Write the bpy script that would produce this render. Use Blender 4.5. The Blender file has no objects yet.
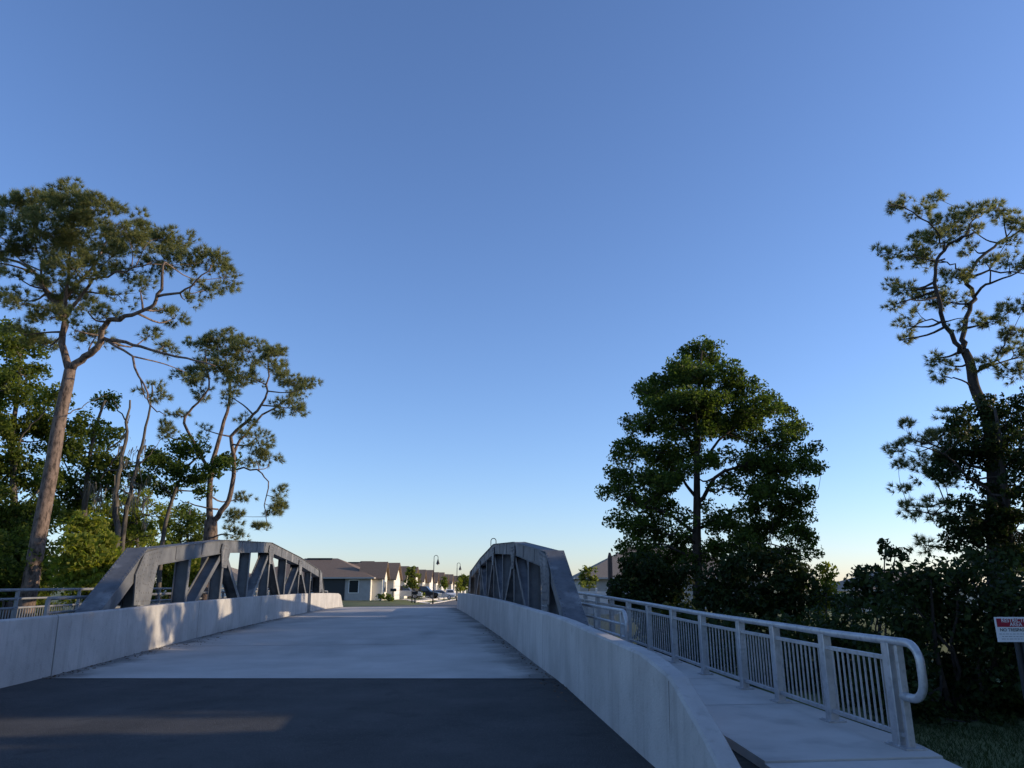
import bpy, math, random
import numpy as np
from mathutils import Vector, Matrix

R = math.radians
random.seed(7)
rng = np.random.default_rng(11)
scene = bpy.context.scene
COL = scene.collection

# ------------------------------------------------------------------ camera
FPX, PITCH, EYE = 740.0, R(15.55), 1.6
cam_data = bpy.data.cameras.new('camera')
cam_data.sensor_width = 36.0
cam_data.lens = FPX / 1024.0 * 36.0
cam_data.clip_end = 6000
cam_data.clip_start = 0.05
cam = bpy.data.objects.new('camera', cam_data)
COL.objects.link(cam)
cam.location = (0, 0, EYE)
cam.rotation_euler = (math.pi / 2 + PITCH, 0, 0)
scene.camera = cam

# ------------------------------------------------------------------ world, sun, exposure
SUN_AZ, SUN_EL = 87.0, 14.0        # azimuth clockwise from the view direction
world = bpy.data.worlds.new('World')
scene.world = world
world.use_nodes = True
wn = world.node_tree.nodes
bg = wn['Background']
sky = wn.new('ShaderNodeTexSky')
sky.sky_type = 'NISHITA'
sky.sun_disc = False
sky.sun_elevation = R(SUN_EL)
sky.sun_rotation = R(SUN_AZ)
sky.altitude = 0
sky.air_density = 1.0
sky.dust_density = 0.35
sky.ozone_density = 4.4
tint = wn.new('ShaderNodeMix')          # camera white balance of the daylight
tint.data_type = 'RGBA'
tint.blend_type = 'MULTIPLY'
tint.inputs['Factor'].default_value = 1.0
tint.inputs['B'].default_value = (1.11, .995, 1.075, 1)
world.node_tree.links.new(sky.outputs[0], tint.inputs['A'])
world.node_tree.links.new(tint.outputs['Result'], bg.inputs[0])
bg.inputs[1].default_value = 0.15
sun_data = bpy.data.lights.new('sun', 'SUN')
sun_data.energy = 3.2
sun_data.angle = R(0.5)
sun_data.color = (1.0, 0.80, 0.55)
sun = bpy.data.objects.new('sun', sun_data)
COL.objects.link(sun)
sd = Vector((math.sin(R(SUN_AZ)) * math.cos(R(SUN_EL)), math.cos(R(SUN_AZ)) * math.cos(R(SUN_EL)), math.sin(R(SUN_EL))))
sun.rotation_euler = sd.to_track_quat('Z', 'Y').to_euler()
sun.location = (60, 10, 40)
vs = scene.view_settings
vs.view_transform = 'Standard'
vs.look = 'None'
vs.exposure = 0.60
vs.gamma = 1.0
vs.use_curve_mapping = False

# ------------------------------------------------------------------ measuring helpers
FW = np.array([0, math.cos(PITCH), math.sin(PITCH)])
UP = np.array([0, -math.sin(PITCH), math.cos(PITCH)])


def at(px, py, Y):
    """world point seen along pixel (px, py) at forward distance Y"""
    r = FW * FPX + UP * (384.0 - py) + np.array([px - 512.0, 0, 0])
    return r * (Y / r[1]) + np.array([0, 0, EYE])


PHI = R(6.6)
CP, SP = math.cos(PHI), math.sin(PHI)


def B(u, v, z=0.0):
    """bridge coordinates (across, along, up) to world"""
    return np.array([u * CP - v * SP, u * SP + v * CP, z])


def to_uv(x, y):
    return x * CP + y * SP, -x * SP + y * CP


_pv = [-60, -5, 0, 6, 15, 23, 33, 44, 54, 63, 72, 82, 92, 110, 400]
_pz = [0, 0, 0, 0.0, .06, .19, .28, .33, .33, .27, .15, .04, .0, 0, 0]
_fv = np.arange(-60, 400, 0.5)
_fz = np.convolve(np.interp(_fv, _pv, _pz), np.ones(13) / 13, mode='same')
_fz[:20] = 0
_fz[-20:] = 0


def zr(v):
    return float(np.interp(v, _fv, _fz))


# ------------------------------------------------------------------ mesh builder
LOC = {}


class MB:
    def __init__(self):
        self.v = []
        self.f = []

    def add(self, verts, faces):
        o = len(self.v)
        self.v.extend([tuple(map(float, p)) for p in verts])
        self.f.extend([tuple(i + o for i in f) for f in faces])
        return self

    def hexa(self, c):
        """8 corners: bottom four ccw, top four ccw"""
        return self.add(c, [(3, 2, 1, 0), (4, 5, 6, 7), (0, 1, 5, 4), (1, 2, 6, 5), (2, 3, 7, 6), (3, 0, 4, 7)])

    def box(self, x0, x1, y0, y1, z0, z1, tf=None):
        c = [(x0, y0, z0), (x1, y0, z0), (x1, y1, z0), (x0, y1, z0), (x0, y0, z1), (x1, y0, z1), (x1, y1, z1), (x0, y1, z1)]
        if tf:
            c = [tf(*p) for p in c]
        return self.hexa(c)

    def beam(self, p0, p1, w, h, up=(0, 0, 1), c=0.0):
        """bar from p0 to p1: w across, h along 'up'; chamfered edges when c > 0"""
        p0, p1 = Vector(p0), Vector(p1)
        d = (p1 - p0).normalized()
        s = d.cross(Vector(up)).normalized()
        n = s.cross(d).normalized()
        if c > 0:
            prof = [(-w / 2 + c, -h / 2), (w / 2 - c, -h / 2), (w / 2, -h / 2 + c), (w / 2, h / 2 - c), (w / 2 - c, h / 2), (-w / 2 + c, h / 2), (-w / 2, h / 2 - c), (-w / 2, -h / 2 + c)]
        else:
            prof = [(-w / 2, -h / 2), (w / 2, -h / 2), (w / 2, h / 2), (-w / 2, h / 2)]
        k = len(prof)
        vs_ = [p0 + s * a + n * b for a, b in prof] + [p1 + s * a + n * b for a, b in prof]
        fs = [tuple(range(k))[::-1], tuple(range(k, 2 * k))]
        fs += [(i, (i + 1) % k, k + (i + 1) % k, k + i) for i in range(k)]
        return self.add(vs_, fs)

    def ibeam(self, p0, p1, w, h, up, t=0.02):
        """H section: two flanges (w across) a height h apart along 'up', joined by a web"""
        d = (Vector(p1) - Vector(p0)).normalized()
        s = d.cross(Vector(up)).normalized()
        n = s.cross(d).normalized()
        for k in (-1, 1):
            o = n * (k * (h / 2 - t / 2))
            self.beam(Vector(p0) + o, Vector(p1) + o, w, t, up)
        return self.beam(p0, p1, t, h - 2 * t, up)

    def tube(self, pts, rad, n=8, cap=True):
        pts = [Vector(p) for p in pts]
        if not hasattr(rad, '__len__'):
            rad = [rad] * len(pts)
        o = len(self.v)
        ref = Vector((0.31, 0.17, 0.93)).normalized()
        m = len(pts)
        t0 = (pts[1] - pts[0]).normalized()
        a = t0.cross(ref)
        if a.length < 0.1:
            a = t0.cross(Vector((1, 0, 0)))
        a.normalize()
        for i, p in enumerate(pts):
            t = (pts[min(i + 1, m - 1)] - pts[max(i - 1, 0)])
            if t.length < 1e-9:
                t = t0.copy()
            t.normalize()
            a = (a - t * a.dot(t))
            a.normalize()
            b = t.cross(a)
            for k in range(n):
                q = p + (a * math.cos(2 * math.pi * k / n) + b * math.sin(2 * math.pi * k / n)) * rad[i]
                self.v.append((q.x, q.y, q.z))
        for i in range(m - 1):
            for k in range(n):
                k2 = (k + 1) % n
                self.f.append((o + i * n + k, o + i * n + k2, o + (i + 1) * n + k2, o + (i + 1) * n + k))
        if cap:
            self.f.append(tuple(o + k for k in range(n))[::-1])
            self.f.append(tuple(o + (m - 1) * n + k for k in range(n)))
        return self

    def prism(self, poly, axis_vec):
        """extrude planar polygon (3D points) by a vector"""
        k = len(poly)
        a = [Vector(p) for p in poly]
        b = [p + Vector(axis_vec) for p in a]
        return self.add(a + b, [tuple(range(k))[::-1], tuple(range(k, 2 * k))] + [(i, (i + 1) % k, k + (i + 1) % k, k + i) for i in range(k)])

    def loft(self, rings, close=True, cap=True):
        o = len(self.v)
        k = len(rings[0])
        for r in rings:
            self.v.extend([tuple(map(float, p)) for p in r])
        for i in range(len(rings) - 1):
            for j in range(k if close else k - 1):
                j2 = (j + 1) % k
                self.f.append((o + i * k + j, o + i * k + j2, o + (i + 1) * k + j2, o + (i + 1) * k + j))
        if cap:
            self.f.append(tuple(o + j for j in range(k))[::-1])
            self.f.append(tuple(o + (len(rings) - 1) * k + j for j in range(k)))
        return self

    def build(self, name, mat, parent=None, origin=(0, 0, 0), smooth=False, fix=True):
        return link(name, np.array(self.v, dtype=np.float64).reshape(-1, 3), self.f, mat, parent, origin, smooth, fix)


def link(name, V, faces, mat, parent=None, origin=(0, 0, 0), smooth=False, fix=False):
    org = np.array(LOC[parent.name] if parent else origin, dtype=np.float64)
    me = bpy.data.meshes.new(name)
    V = V - org
    if isinstance(faces, np.ndarray):
        nf, k = faces.shape
        me.vertices.add(len(V))
        me.vertices.foreach_set('co', V.astype(np.float32).ravel())
        me.loops.add(nf * k)
        me.loops.foreach_set('vertex_index', faces.astype(np.int32).ravel())
        me.polygons.add(nf)
        me.polygons.foreach_set('loop_start', np.arange(0, nf * k, k, dtype=np.int32))
        me.polygons.foreach_set('loop_total', np.full(nf, k, dtype=np.int32))
        me.update(calc_edges=True)
    else:
        me.from_pydata([tuple(p) for p in V], [], faces)
        if fix:
            import bmesh
            bm = bmesh.new()
            bm.from_mesh(me)
            bmesh.ops.recalc_face_normals(bm, faces=bm.faces)
            bm.to_mesh(me)
            bm.free()
    me.materials.append(mat)
    if smooth:
        me.polygons.foreach_set('use_smooth', np.ones(len(me.polygons), dtype=bool))
        me.update()
    o = bpy.data.objects.new(name, me)
    COL.objects.link(o)
    if parent:
        o.parent = parent
    else:
        o.location = tuple(org)
    LOC[o.name] = tuple(org)
    return o


def tag(o, label=None, cat=None, group=None, kind=None):
    if label:
        o['label'] = label
    if cat:
        o['category'] = cat
    if group:
        o['group'] = group
    if kind:
        o['kind'] = kind
    return o


def thing(name, label, cat, loc, group=None, rz=0.0):
    o = bpy.data.objects.new(name, None)
    o.empty_display_size = 0.2
    COL.objects.link(o)
    o.location = tuple(map(float, loc))
    o.rotation_euler = (0, 0, rz)
    LOC[o.name] = tuple(map(float, loc))
    return tag(o, label, cat, group)


def copy_tree(o, parent=None):
    c = o.copy()
    COL.objects.link(c)
    if parent:
        c.parent = parent
    for ch in list(o.children):
        copy_tree(ch, c)
    return c


# ------------------------------------------------------------------ materials
def mat(name, c1, c2=None, scale=4.0, rough=0.8, metal=0.0, bump=0.0, bscale=60.0, detail=6.0, stops=(0.35, 0.65), stretch=(1, 1, 1), spec=0.4):
    m = bpy.data.materials.new(name)
    m.use_nodes = True
    nt = m.node_tree
    p = nt.nodes['Principled BSDF']
    p.inputs['Roughness'].default_value = rough
    p.inputs['Metallic'].default_value = metal
    p.inputs['Specular IOR Level'].default_value = spec
    p.inputs['Base Color'].default_value = (*c1, 1)
    tc = nt.nodes.new('ShaderNodeTexCoord')
    if c2:
        mp = nt.nodes.new('ShaderNodeMapping')
        mp.inputs['Scale'].default_value = stretch
        nt.links.new(tc.outputs['Object'], mp.inputs[0])
        n = nt.nodes.new('ShaderNodeTexNoise')
        n.inputs['Scale'].default_value = scale
        n.inputs['Detail'].default_value = detail
        n.inputs['Roughness'].default_value = 0.62
        nt.links.new(mp.outputs[0], n.inputs['Vector'])
        r = nt.nodes.new('ShaderNodeValToRGB')
        r.color_ramp.elements[0].position = stops[0]
        r.color_ramp.elements[0].color = (*c1, 1)
        r.color_ramp.elements[1].position = stops[1]
        r.color_ramp.elements[1].color = (*c2, 1)
        nt.links.new(n.outputs['Fac'], r.inputs[0])
        nt.links.new(r.outputs[0], p.inputs['Base Color'])
        m['ramp'] = r.name
    if bump:
        n2 = nt.nodes.new('ShaderNodeTexNoise')
        n2.inputs['Scale'].default_value = bscale
        n2.inputs['Detail'].default_value = 4
        nt.links.new(tc.outputs['Object'], n2.inputs['Vector'])
        bp = nt.nodes.new('ShaderNodeBump')
        bp.inputs['Strength'].default_value = bump
        bp.inputs['Distance'].default_value = 0.02
        nt.links.new(n2.outputs['Fac'], bp.inputs['Height'])
        nt.links.new(bp.outputs[0], p.inputs['Normal'])
    return m


def overlay(m, color, scale, stretch=(1, 1, 1), lo=0.5, hi=0.7, amount=1.0, detail=5, seed=0.0):
    """mix a second stain colour over a material's base colour where a noise runs high"""
    nt = m.node_tree
    p = nt.nodes['Principled BSDF']
    tc = nt.nodes.new('ShaderNodeTexCoord')
    mp = nt.nodes.new('ShaderNodeMapping')
    mp.inputs['Scale'].default_value = stretch
    mp.inputs['Location'].default_value = (seed, seed * 1.7, seed * .3)
    nt.links.new(tc.outputs['Object'], mp.inputs[0])
    n = nt.nodes.new('ShaderNodeTexNoise')
    n.inputs['Scale'].default_value = scale
    n.inputs['Detail'].default_value = detail
    nt.links.new(mp.outputs[0], n.inputs['Vector'])
    mr = nt.nodes.new('ShaderNodeMapRange')
    mr.inputs['From Min'].default_value = lo
    mr.inputs['From Max'].default_value = hi
    mr.inputs['To Max'].default_value = amount
    nt.links.new(n.outputs['Fac'], mr.inputs[0])
    mx = nt.nodes.new('ShaderNodeMix')
    mx.data_type = 'RGBA'
    nt.links.new(mr.outputs[0], mx.inputs['Factor'])
    src = p.inputs['Base Color'].links
    if src:
        nt.links.new(src[0].from_socket, mx.inputs['A'])
    else:
        mx.inputs['A'].default_value = p.inputs['Base Color'].default_value
    mx.inputs['B'].default_value = (*color, 1)
    nt.links.new(mx.outputs['Result'], p.inputs['Base Color'])
    return m


def leafmat(name, cols, transl=0.35, rough=0.55):
    """foliage: each leaf takes one of the colours at random, lets some light through"""
    m = bpy.data.materials.new(name)
    m.use_nodes = True
    nt = m.node_tree
    for n in list(nt.nodes):
        nt.nodes.remove(n)
    out = nt.nodes.new('ShaderNodeOutputMaterial')
    g = nt.nodes.new('ShaderNodeNewGeometry')
    r = nt.nodes.new('ShaderNodeValToRGB')
    cr = r.color_ramp
    while len(cr.elements) < len(cols):
        cr.elements.new(0.5)
    for i, c in enumerate(cols):
        cr.elements[i].position = i / max(1, len(cols) - 1)
        cr.elements[i].color = (*c, 1)
    nt.links.new(g.outputs['Random Per Island'], r.inputs[0])
    pb = nt.nodes.new('ShaderNodeBsdfPrincipled')
    pb.inputs['Roughness'].default_value = rough
    pb.inputs['Specular IOR Level'].default_value = 0.18
    tr = nt.nodes.new('ShaderNodeBsdfTranslucent')
    hs = nt.nodes.new('ShaderNodeHueSaturation')
    hs.inputs['Value'].default_value = 1.5
    hs.inputs['Saturation'].default_value = 1.1
    mx = nt.nodes.new('ShaderNodeMixShader')
    mx.inputs[0].default_value = transl
    nt.links.new(r.outputs[0], pb.inputs['Base Color'])
    nt.links.new(r.outputs[0], hs.inputs['Color'])
    nt.links.new(hs.outputs[0], tr.inputs['Color'])
    nt.links.new(pb.outputs[0], mx.inputs[1])
    nt.links.new(tr.outputs[0], mx.inputs[2])
    nt.links.new(mx.outputs[0], out.inputs['Surface'])
    return m


M = {}
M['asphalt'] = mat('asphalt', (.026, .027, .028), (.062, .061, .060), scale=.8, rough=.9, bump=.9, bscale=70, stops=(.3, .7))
overlay(M['asphalt'], (.12, .118, .115), 48, lo=.58, hi=.68, amount=.7, seed=3)
overlay(M['asphalt'], (.012, .012, .013), 60, lo=.58, hi=.68, amount=.6, seed=31)
M['deck'] = mat('deck_concrete', (.41, .38, .34), (.52, .485, .44), scale=.5, rough=.88, bump=.3, bscale=90)
overlay(M['deck'], (.24, .235, .22), .35, (1, .25, 1), lo=.54, hi=.74, amount=.75, seed=5)
overlay(M['deck'], (.55, .53, .50), 5, (.3, 2.5, 1), lo=.58, hi=.75, amount=.35, seed=9)
M['barrier'] = mat('barrier_concrete', (.37, .355, .335), (.49, .475, .45), scale=.9, rough=.86, bump=.35, bscale=40)
overlay(M['barrier'], (.20, .195, .18), 2.2, (1, 1, .12), lo=.52, hi=.72, amount=.28, seed=2)
overlay(M['barrier'], (.24, .235, .22), 9, (1, 1, .7), lo=.58, hi=.75, amount=.4, seed=6)
def edge_grime(m, edges, color):
    """dirt film gathered along the kerb lines of the deck"""
    nt = m.node_tree
    p = nt.nodes['Principled BSDF']
    geo = nt.nodes.new('ShaderNodeNewGeometry')
    dot = nt.nodes.new('ShaderNodeVectorMath')
    dot.operation = 'DOT_PRODUCT'
    dot.inputs[1].default_value = (CP, SP, 0)
    nt.links.new(geo.outputs['Position'], dot.inputs[0])
    for k, (u0, u1) in enumerate(edges):
        mr = nt.nodes.new('ShaderNodeMapRange')
        mr.inputs['From Min'].default_value = u0
        mr.inputs['From Max'].default_value = u1
        nt.links.new(dot.outputs['Value'], mr.inputs[0])
        n = nt.nodes.new('ShaderNodeTexNoise')
        n.inputs['Scale'].default_value = .55 + .3 * k
        n.inputs['Detail'].default_value = 9
        n.inputs['Roughness'].default_value = .7
        nt.links.new(geo.outputs['Position'], n.inputs['Vector'])
        ad = nt.nodes.new('ShaderNodeMath')
        ad.operation = 'MULTIPLY_ADD'
        ad.inputs[1].default_value = .55
        nt.links.new(mr.outputs[0], ad.inputs[0])
        nt.links.new(n.outputs['Fac'], ad.inputs[2])
        r = nt.nodes.new('ShaderNodeMapRange')
        r.inputs['From Min'].default_value = .72
        r.inputs['From Max'].default_value = .98
        r.inputs['To Max'].default_value = .8
        nt.links.new(ad.outputs[0], r.inputs[0])
        mx = nt.nodes.new('ShaderNodeMix')
        mx.data_type = 'RGBA'
        nt.links.new(r.outputs[0], mx.inputs['Factor'])
        nt.links.new(p.inputs['Base Color'].links[0].from_socket, mx.inputs['A'])
        mx.inputs['B'].default_value = (*color, 1)
        nt.links.new(mx.outputs['Result'], p.inputs['Base Color'])


edge_grime(M['deck'], [(.9, 2.5), (-5.6, -6.8)], (.11, .108, .10))
overlay(M['asphalt'], (.085, .083, .080), .5, (1, .18, 1), lo=.5, hi=.75, amount=.55, seed=17)
overlay(M['asphalt'], (.022, .022, .023), 2.3, lo=.6, hi=.7, amount=.6, seed=29)
M['barrierdark'] = mat('barrier_groove', (.30, .295, .28), rough=.9)
overlay(M['barrier'], (.16, .155, .14), 60, lo=.68, hi=.74, amount=.6, seed=21)
overlay(M['barrier'], (.23, .22, .20), 7, (1, 1, .05), lo=.55, hi=.7, amount=.3, seed=13)
M['joint'] = mat('joint_sealant', (.03, .03, .03), rough=.9)
M['walk'] = mat('walk_concrete', (.47, .44, .395), (.58, .55, .50), scale=.7, rough=.88, bump=.3, bscale=70)
overlay(M['walk'], (.28, .27, .25), 1.6, lo=.55, hi=.75, amount=.5, seed=4)
M['steel'] = mat('weathered_steel', (.095, .10, .108), (.165, .17, .178), scale=1.8, rough=.7, metal=.15, bump=.15, bscale=30)
overlay(M['steel'], (.30, .30, .30), 1.1, (1, 1, .8), lo=.57, hi=.66, amount=.7, seed=8)
overlay(M['steel'], (.10, .075, .055), 7, (1, 1, .3), lo=.62, hi=.75, amount=.5, seed=1)
M['alu'] = mat('mill_aluminium', (.42, .425, .43), (.54, .545, .55), scale=3, rough=.45, metal=.55, bump=.06, bscale=40)
overlay(M['alu'], (.30, .305, .31), 14, lo=.5, hi=.7, amount=.7, seed=3)
M['alushade'] = mat('shaded_aluminium', (.20, .205, .21), (.28, .285, .29), scale=4, rough=.65, metal=.2)  # aluminium darkened to put shade into the colour of the left railings
M['dirt'] = mat('soil_gap', (.02, .018, .015), (.05, .042, .032), scale=12, rough=1)
M['ground'] = mat('lawn_ground', (.060, .088, .026), (.14, .15, .055), scale=.25, rough=1, bump=.5, bscale=25)
overlay(M['ground'], (.12, .10, .06), .12, lo=.58, hi=.7, amount=.6, seed=12)
M['water'] = mat('creek_water', (.01, .014, .012), rough=.08, bump=.05, bscale=6)
M['wall'] = mat('cream_render', (.62, .58, .50), (.68, .64, .56), scale=2, rough=.85)
M['wallgreyshade'] = mat('grey_shaded_render', (.34, .33, .31), (.40, .39, .37), scale=2, rough=.85)  # grey render, also the darkened tone for shaded walls of the street houses
M['wallwhite'] = mat('white_render', (.70, .655, .56), (.75, .705, .61), scale=2, rough=.85)
M['roof'] = mat('brown_shingles', (.165, .112, .076), (.24, .172, .122), scale=9, rough=.9, bump=.4, bscale=30, stretch=(1, 1, 3))
M['rooftan'] = mat('tan_shingles', (.20, .16, .12), (.27, .22, .17), scale=9, rough=.9, bump=.4, bscale=30, stretch=(1, 1, 3))
M['trim'] = mat('white_trim', (.74, .73, .70), rough=.6)
M['fascia'] = mat('fascia_paint', (.42, .40, .37), rough=.6)
M['glass'] = mat('dark_glass', (.03, .035, .04), rough=.08, spec=.8)
M['screen'] = mat('dark_screen', (.035, .04, .042), rough=.7)
M['garage'] = mat('garage_door', (.66, .64, .6), (.7, .68, .64), scale=3, rough=.6)
M['doorpaint'] = mat('door_paint', (.10, .06, .045), rough=.5)
M['black'] = mat('black_metal', (.018, .018, .02), rough=.45, metal=.3)
M['rubber'] = mat('tyre_rubber', (.015, .015, .015), rough=.9)
M['lampglass'] = mat('frosted_glass', (.6, .6, .58), rough=.3)
M['carsilver'] = mat('silver_paint', (.42, .43, .45), rough=.28, metal=.6)
M['cardark'] = mat('dark_blue_paint', (.03, .035, .045), rough=.25, metal=.3)
M['carwhite'] = mat('white_paint', (.75, .75, .74), rough=.3)
M['bark_pine'] = mat('pine_bark', (.045, .033, .027), (.20, .145, .115), scale=9, rough=.95, bump=1.0, bscale=14, stretch=(1, 1, .35), stops=(.36, .56))
M['bark_grey'] = mat('grey_bark', (.05, .043, .036), (.15, .13, .11), scale=6, rough=.95, bump=.9, bscale=10, stretch=(1, 1, .25))
M['bark_dark'] = mat('dark_bark', (.028, .022, .018), (.075, .058, .048), scale=6, rough=.95, bump=.8, bscale=10, stretch=(1, 1, .3))
M['pine'] = leafmat('pine_needles', [(.07, .09, .033), (.16, .175, .06), (.25, .245, .09), (.10, .135, .05), (.31, .275, .13)], .5)
M['cypress'] = leafmat('cypress_leaves', [(.030, .055, .013), (.058, .095, .018), (.11, .145, .028), (.042, .072, .015)], .52)
M['oak'] = leafmat('oak_leaves', [(.045, .07, .017), (.10, .135, .025), (.175, .20, .04), (.07, .10, .022)], .58)
M['bright'] = leafmat('bright_leaves', [(.10, .14, .024), (.19, .22, .036), (.27, .27, .05), (.13, .175, .03)], .6)
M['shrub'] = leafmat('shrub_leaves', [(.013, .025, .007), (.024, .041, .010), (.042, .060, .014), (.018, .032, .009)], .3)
M['yellow'] = leafmat('young_leaves', [(.13, .16, .03), (.18, .19, .04), (.09, .13, .025)], .4)
M['moss'] = leafmat('spanish_moss', [(.13, .12, .09), (.20, .18, .14), (.09, .085, .06)], .3, .9)
M['grass'] = leafmat('grass_blades', [(.022, .042, .010), (.035, .055, .015), (.05, .06, .022)], .3)
M['signwhite'] = mat('sign_white', (.72, .73, .74), rough=.45)
M['signred'] = mat('sign_red', (.30, .012, .035), rough=.45)
M['signblack'] = mat('sign_black', (.02, .02, .022), rough=.5)
M['signpost'] = mat('sign_post', (.06, .062, .065), rough=.6, metal=.5)
M['vinyl'] = mat('white_vinyl', (.68, .68, .67), rough=.5)
M['woodpost'] = mat('weathered_wood', (.075, .055, .045), (.13, .10, .085), scale=8, rough=.95, bump=.6, bscale=20, stretch=(1, 1, .2))


# ------------------------------------------------------------------ setting
def road_path(t):
    """street centre beyond the bridge: (x, y) for distance t"""
    return t


def terrain_h(x, y):
    u, v = to_uv(x, y)
    h = -0.10
    # creek cut under the bridge
    c = math.exp(-((v - 37.0) / 13.0) ** 4)
    h -= 2.6 * c * (1.0 if abs(u) < 60 else max(0, 1 - (abs(u) - 60) / 40))
    # embankment for the approach road behind and at the camera
    if v < 14:
        h -= 0.02
    # gentle swell
    h += 0.10 * math.sin(x * .11 + 1) * math.cos(y * .09) * min(1, max(0, (abs(u + 1.5) - 9) / 12))
    # lower ground far right
    if x > 22:
        h -= min(.7, (x - 22) * .03)
    def ss(a, b_, q):
        q = min(1, max(0, (q - a) / (b_ - a)))
        return q * q * (3 - 2 * q)
    lawn = .5 * ss(68, 86, y) * ss(-9.6, -13.5, x)
    if v > 62:
        far = min(1, (v - 62) / 25)
        h = h * (1 - far) + (-0.03 - (min(.6, max(0, x - 22) * .03))) * far
        if -7.5 < u < 6 and v < 92:
            h = min(h, zr(v) - .03) if v > 88 else min(max(h, zr(v) - .05), zr(v) - .03)
    return h + lawn


xs = np.concatenate([np.linspace(-2500, -120, 12), np.linspace(-100, -42, 12), np.arange(-40, 42, 1.0), np.linspace(44, 100, 14), np.linspace(130, 2500, 12)])
ys = np.concatenate([np.linspace(-1500, -60, 8), np.linspace(-50, -12, 8), np.arange(-10, 110, 1.0), np.linspace(114, 240, 18), np.linspace(300, 4500, 12)])
gv = [(x, y, terrain_h(x, y)) for y in ys for x in xs]
nx = len(xs)
gf = np.array([(j * nx + i, j * nx + i + 1, (j + 1) * nx + i + 1, (j + 1) * nx + i) for j in range(len(ys) - 1) for i in range(nx - 1)])
tag(link('ground', np.array(gv), gf, M['ground'], smooth=True), kind='structure')

w = MB()
w.add([B(-70, 24, -2.2), B(70, 24, -2.2), B(70, 50, -2.2), B(-70, 50, -2.2)], [(0, 1, 2, 3)])
tag(w.build('water', M['water']), kind='structure')

UL, UR = -6.75, 2.42           # barrier faces


def strip(u0, u1, vs_, dz, thick=None, zf=None):
    """sheet (or slab) following the road profile; u0/u1 may be functions of v"""
    m = MB()
    zf = zf or zr
    fu0 = u0 if callable(u0) else (lambda v: u0)
    fu1 = u1 if callable(u1) else (lambda v: u1)
    if thick is None:
        pts = []
        for v in vs_:
            pts += [B(fu0(v), v, zr(v) + dz), B(fu1(v), v, zr(v) + dz)]
        m.add(pts, [(2 * i, 2 * i + 1, 2 * i + 3, 2 * i + 2) for i in range(len(vs_) - 1)])
    else:
        m.loft([[B(fu0(v), v, zf(v) + dz), B(fu1(v), v, zf(v) + dz), B(fu1(v), v, zf(v) + dz - thick), B(fu0(v), v, zf(v) + dz - thick)] for v in vs_])
    return m


def zw(v):
    """right sidewalk level: climbs a little above the road before the trusses"""
    return zr(v) + float(np.interp(v, [9, 13, 17, 25, 56, 62], [0, .05, .13, .23, .23, .1]))


def vjoint(u):
    # the asphalt ends on a line square to the view, slightly askew to the deck
    return 14.32 - u * 0.115


# asphalt approach: ends on the skewed joint
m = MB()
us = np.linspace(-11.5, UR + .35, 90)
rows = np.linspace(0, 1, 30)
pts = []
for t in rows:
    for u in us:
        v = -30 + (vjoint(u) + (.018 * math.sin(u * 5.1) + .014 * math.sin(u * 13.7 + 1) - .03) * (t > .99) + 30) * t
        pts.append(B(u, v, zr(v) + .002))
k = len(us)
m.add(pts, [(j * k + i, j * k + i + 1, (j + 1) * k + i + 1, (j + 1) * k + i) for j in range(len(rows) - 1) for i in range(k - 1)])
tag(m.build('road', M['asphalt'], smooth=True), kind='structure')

# concrete bridge deck and approach slab
m = MB()
us = np.linspace(UL - .3, UR + .35, 12)
vv = np.linspace(0, 1, 60)
pts, ptb = [], []
for t in vv:
    for u in us:
        v = vjoint(u) + .001 + (64 - vjoint(u)) * t
        pts.append(B(u, v, zr(v) + .004))
k = len(us)
m.add(pts, [(j * k + i, j * k + i + 1, (j + 1) * k + i + 1, (j + 1) * k + i) for j in range(len(vv) - 1) for i in range(k - 1)])
# underside and edges as a slab
m.loft([[B(UL - .3, v, zr(v) - .004), B(UR + .35, v, zr(v) - .004), B(UR + .35, v, zr(v) - .55), B(UL - .3, v, zr(v) - .55)] for v in np.linspace(15.4, 63.8, 30)])
tag(m.build('bridge_deck', M['deck'], smooth=False), kind='structure')
# construction joints across the deck
m = MB()
m.add([B(UL, vjoint(UL) - .03, zr(14.6) + .009), B(UR, vjoint(UR) - .03, zr(14.2) + .009), B(UR, vjoint(UR) + .015, zr(14.2) + .009), B(UL, vjoint(UL) + .015, zr(14.6) + .009)], [(0, 1, 2, 3)])
for v in (21.5, 36.4, 51.5, 63.0):
    m.add([B(UL, v, zr(v) + .008), B(UR, v, zr(v) + .008), B(UR, v + .03, zr(v + .03) + .008), B(UL, v + .03, zr(v + .03) + .008)], [(0, 1, 2, 3)])
q0, q1 = -9.5, 2.2
seam = [(u, 7.72 - (u - 1.2) * .115 + .02 * math.sin(u * 3.1) + .012 * math.sin(u * 9.7)) for u in np.linspace(q0, q1, 60)]
m.add([B(u, v + e, .0065) for u, v in seam for e in (0, .022 + .008 * math.sin(u * 6))], [(2 * i, 2 * i + 2, 2 * i + 3, 2 * i + 1) for i in range(len(seam) - 1)])
tag(m.build('road_joints', M['joint']), kind='structure')
m = MB()
for v in [10.6, 13.2, 15.8, 18.4, 21, 24, 27, 30, 33, 36, 40, 44, 48, 52, 56]:
    m.add([B(2.72, v, zw(v) + .024), B(5.31, v, zw(v) + .024), B(5.31, v + .012, zw(v) + .024), B(2.72, v + .012, zw(v) + .024)], [(0, 1, 2, 3)])
tag(m.build('pavement_joints', M['joint']), kind='structure')

# street beyond the bridge, turning to run straight ahead
cy = np.concatenate([np.linspace(63, 100, 14), np.linspace(105, 420, 20)])


def street_x(y):
    # centre line x in world for world y
    base = B(-2.16, 63)[0]
    t = min(1, max(0, (y - 60) / 36.0))
    t = t * t * (3 - 2 * t)
    return base * (1 - t) + (-5.2) * t


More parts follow.
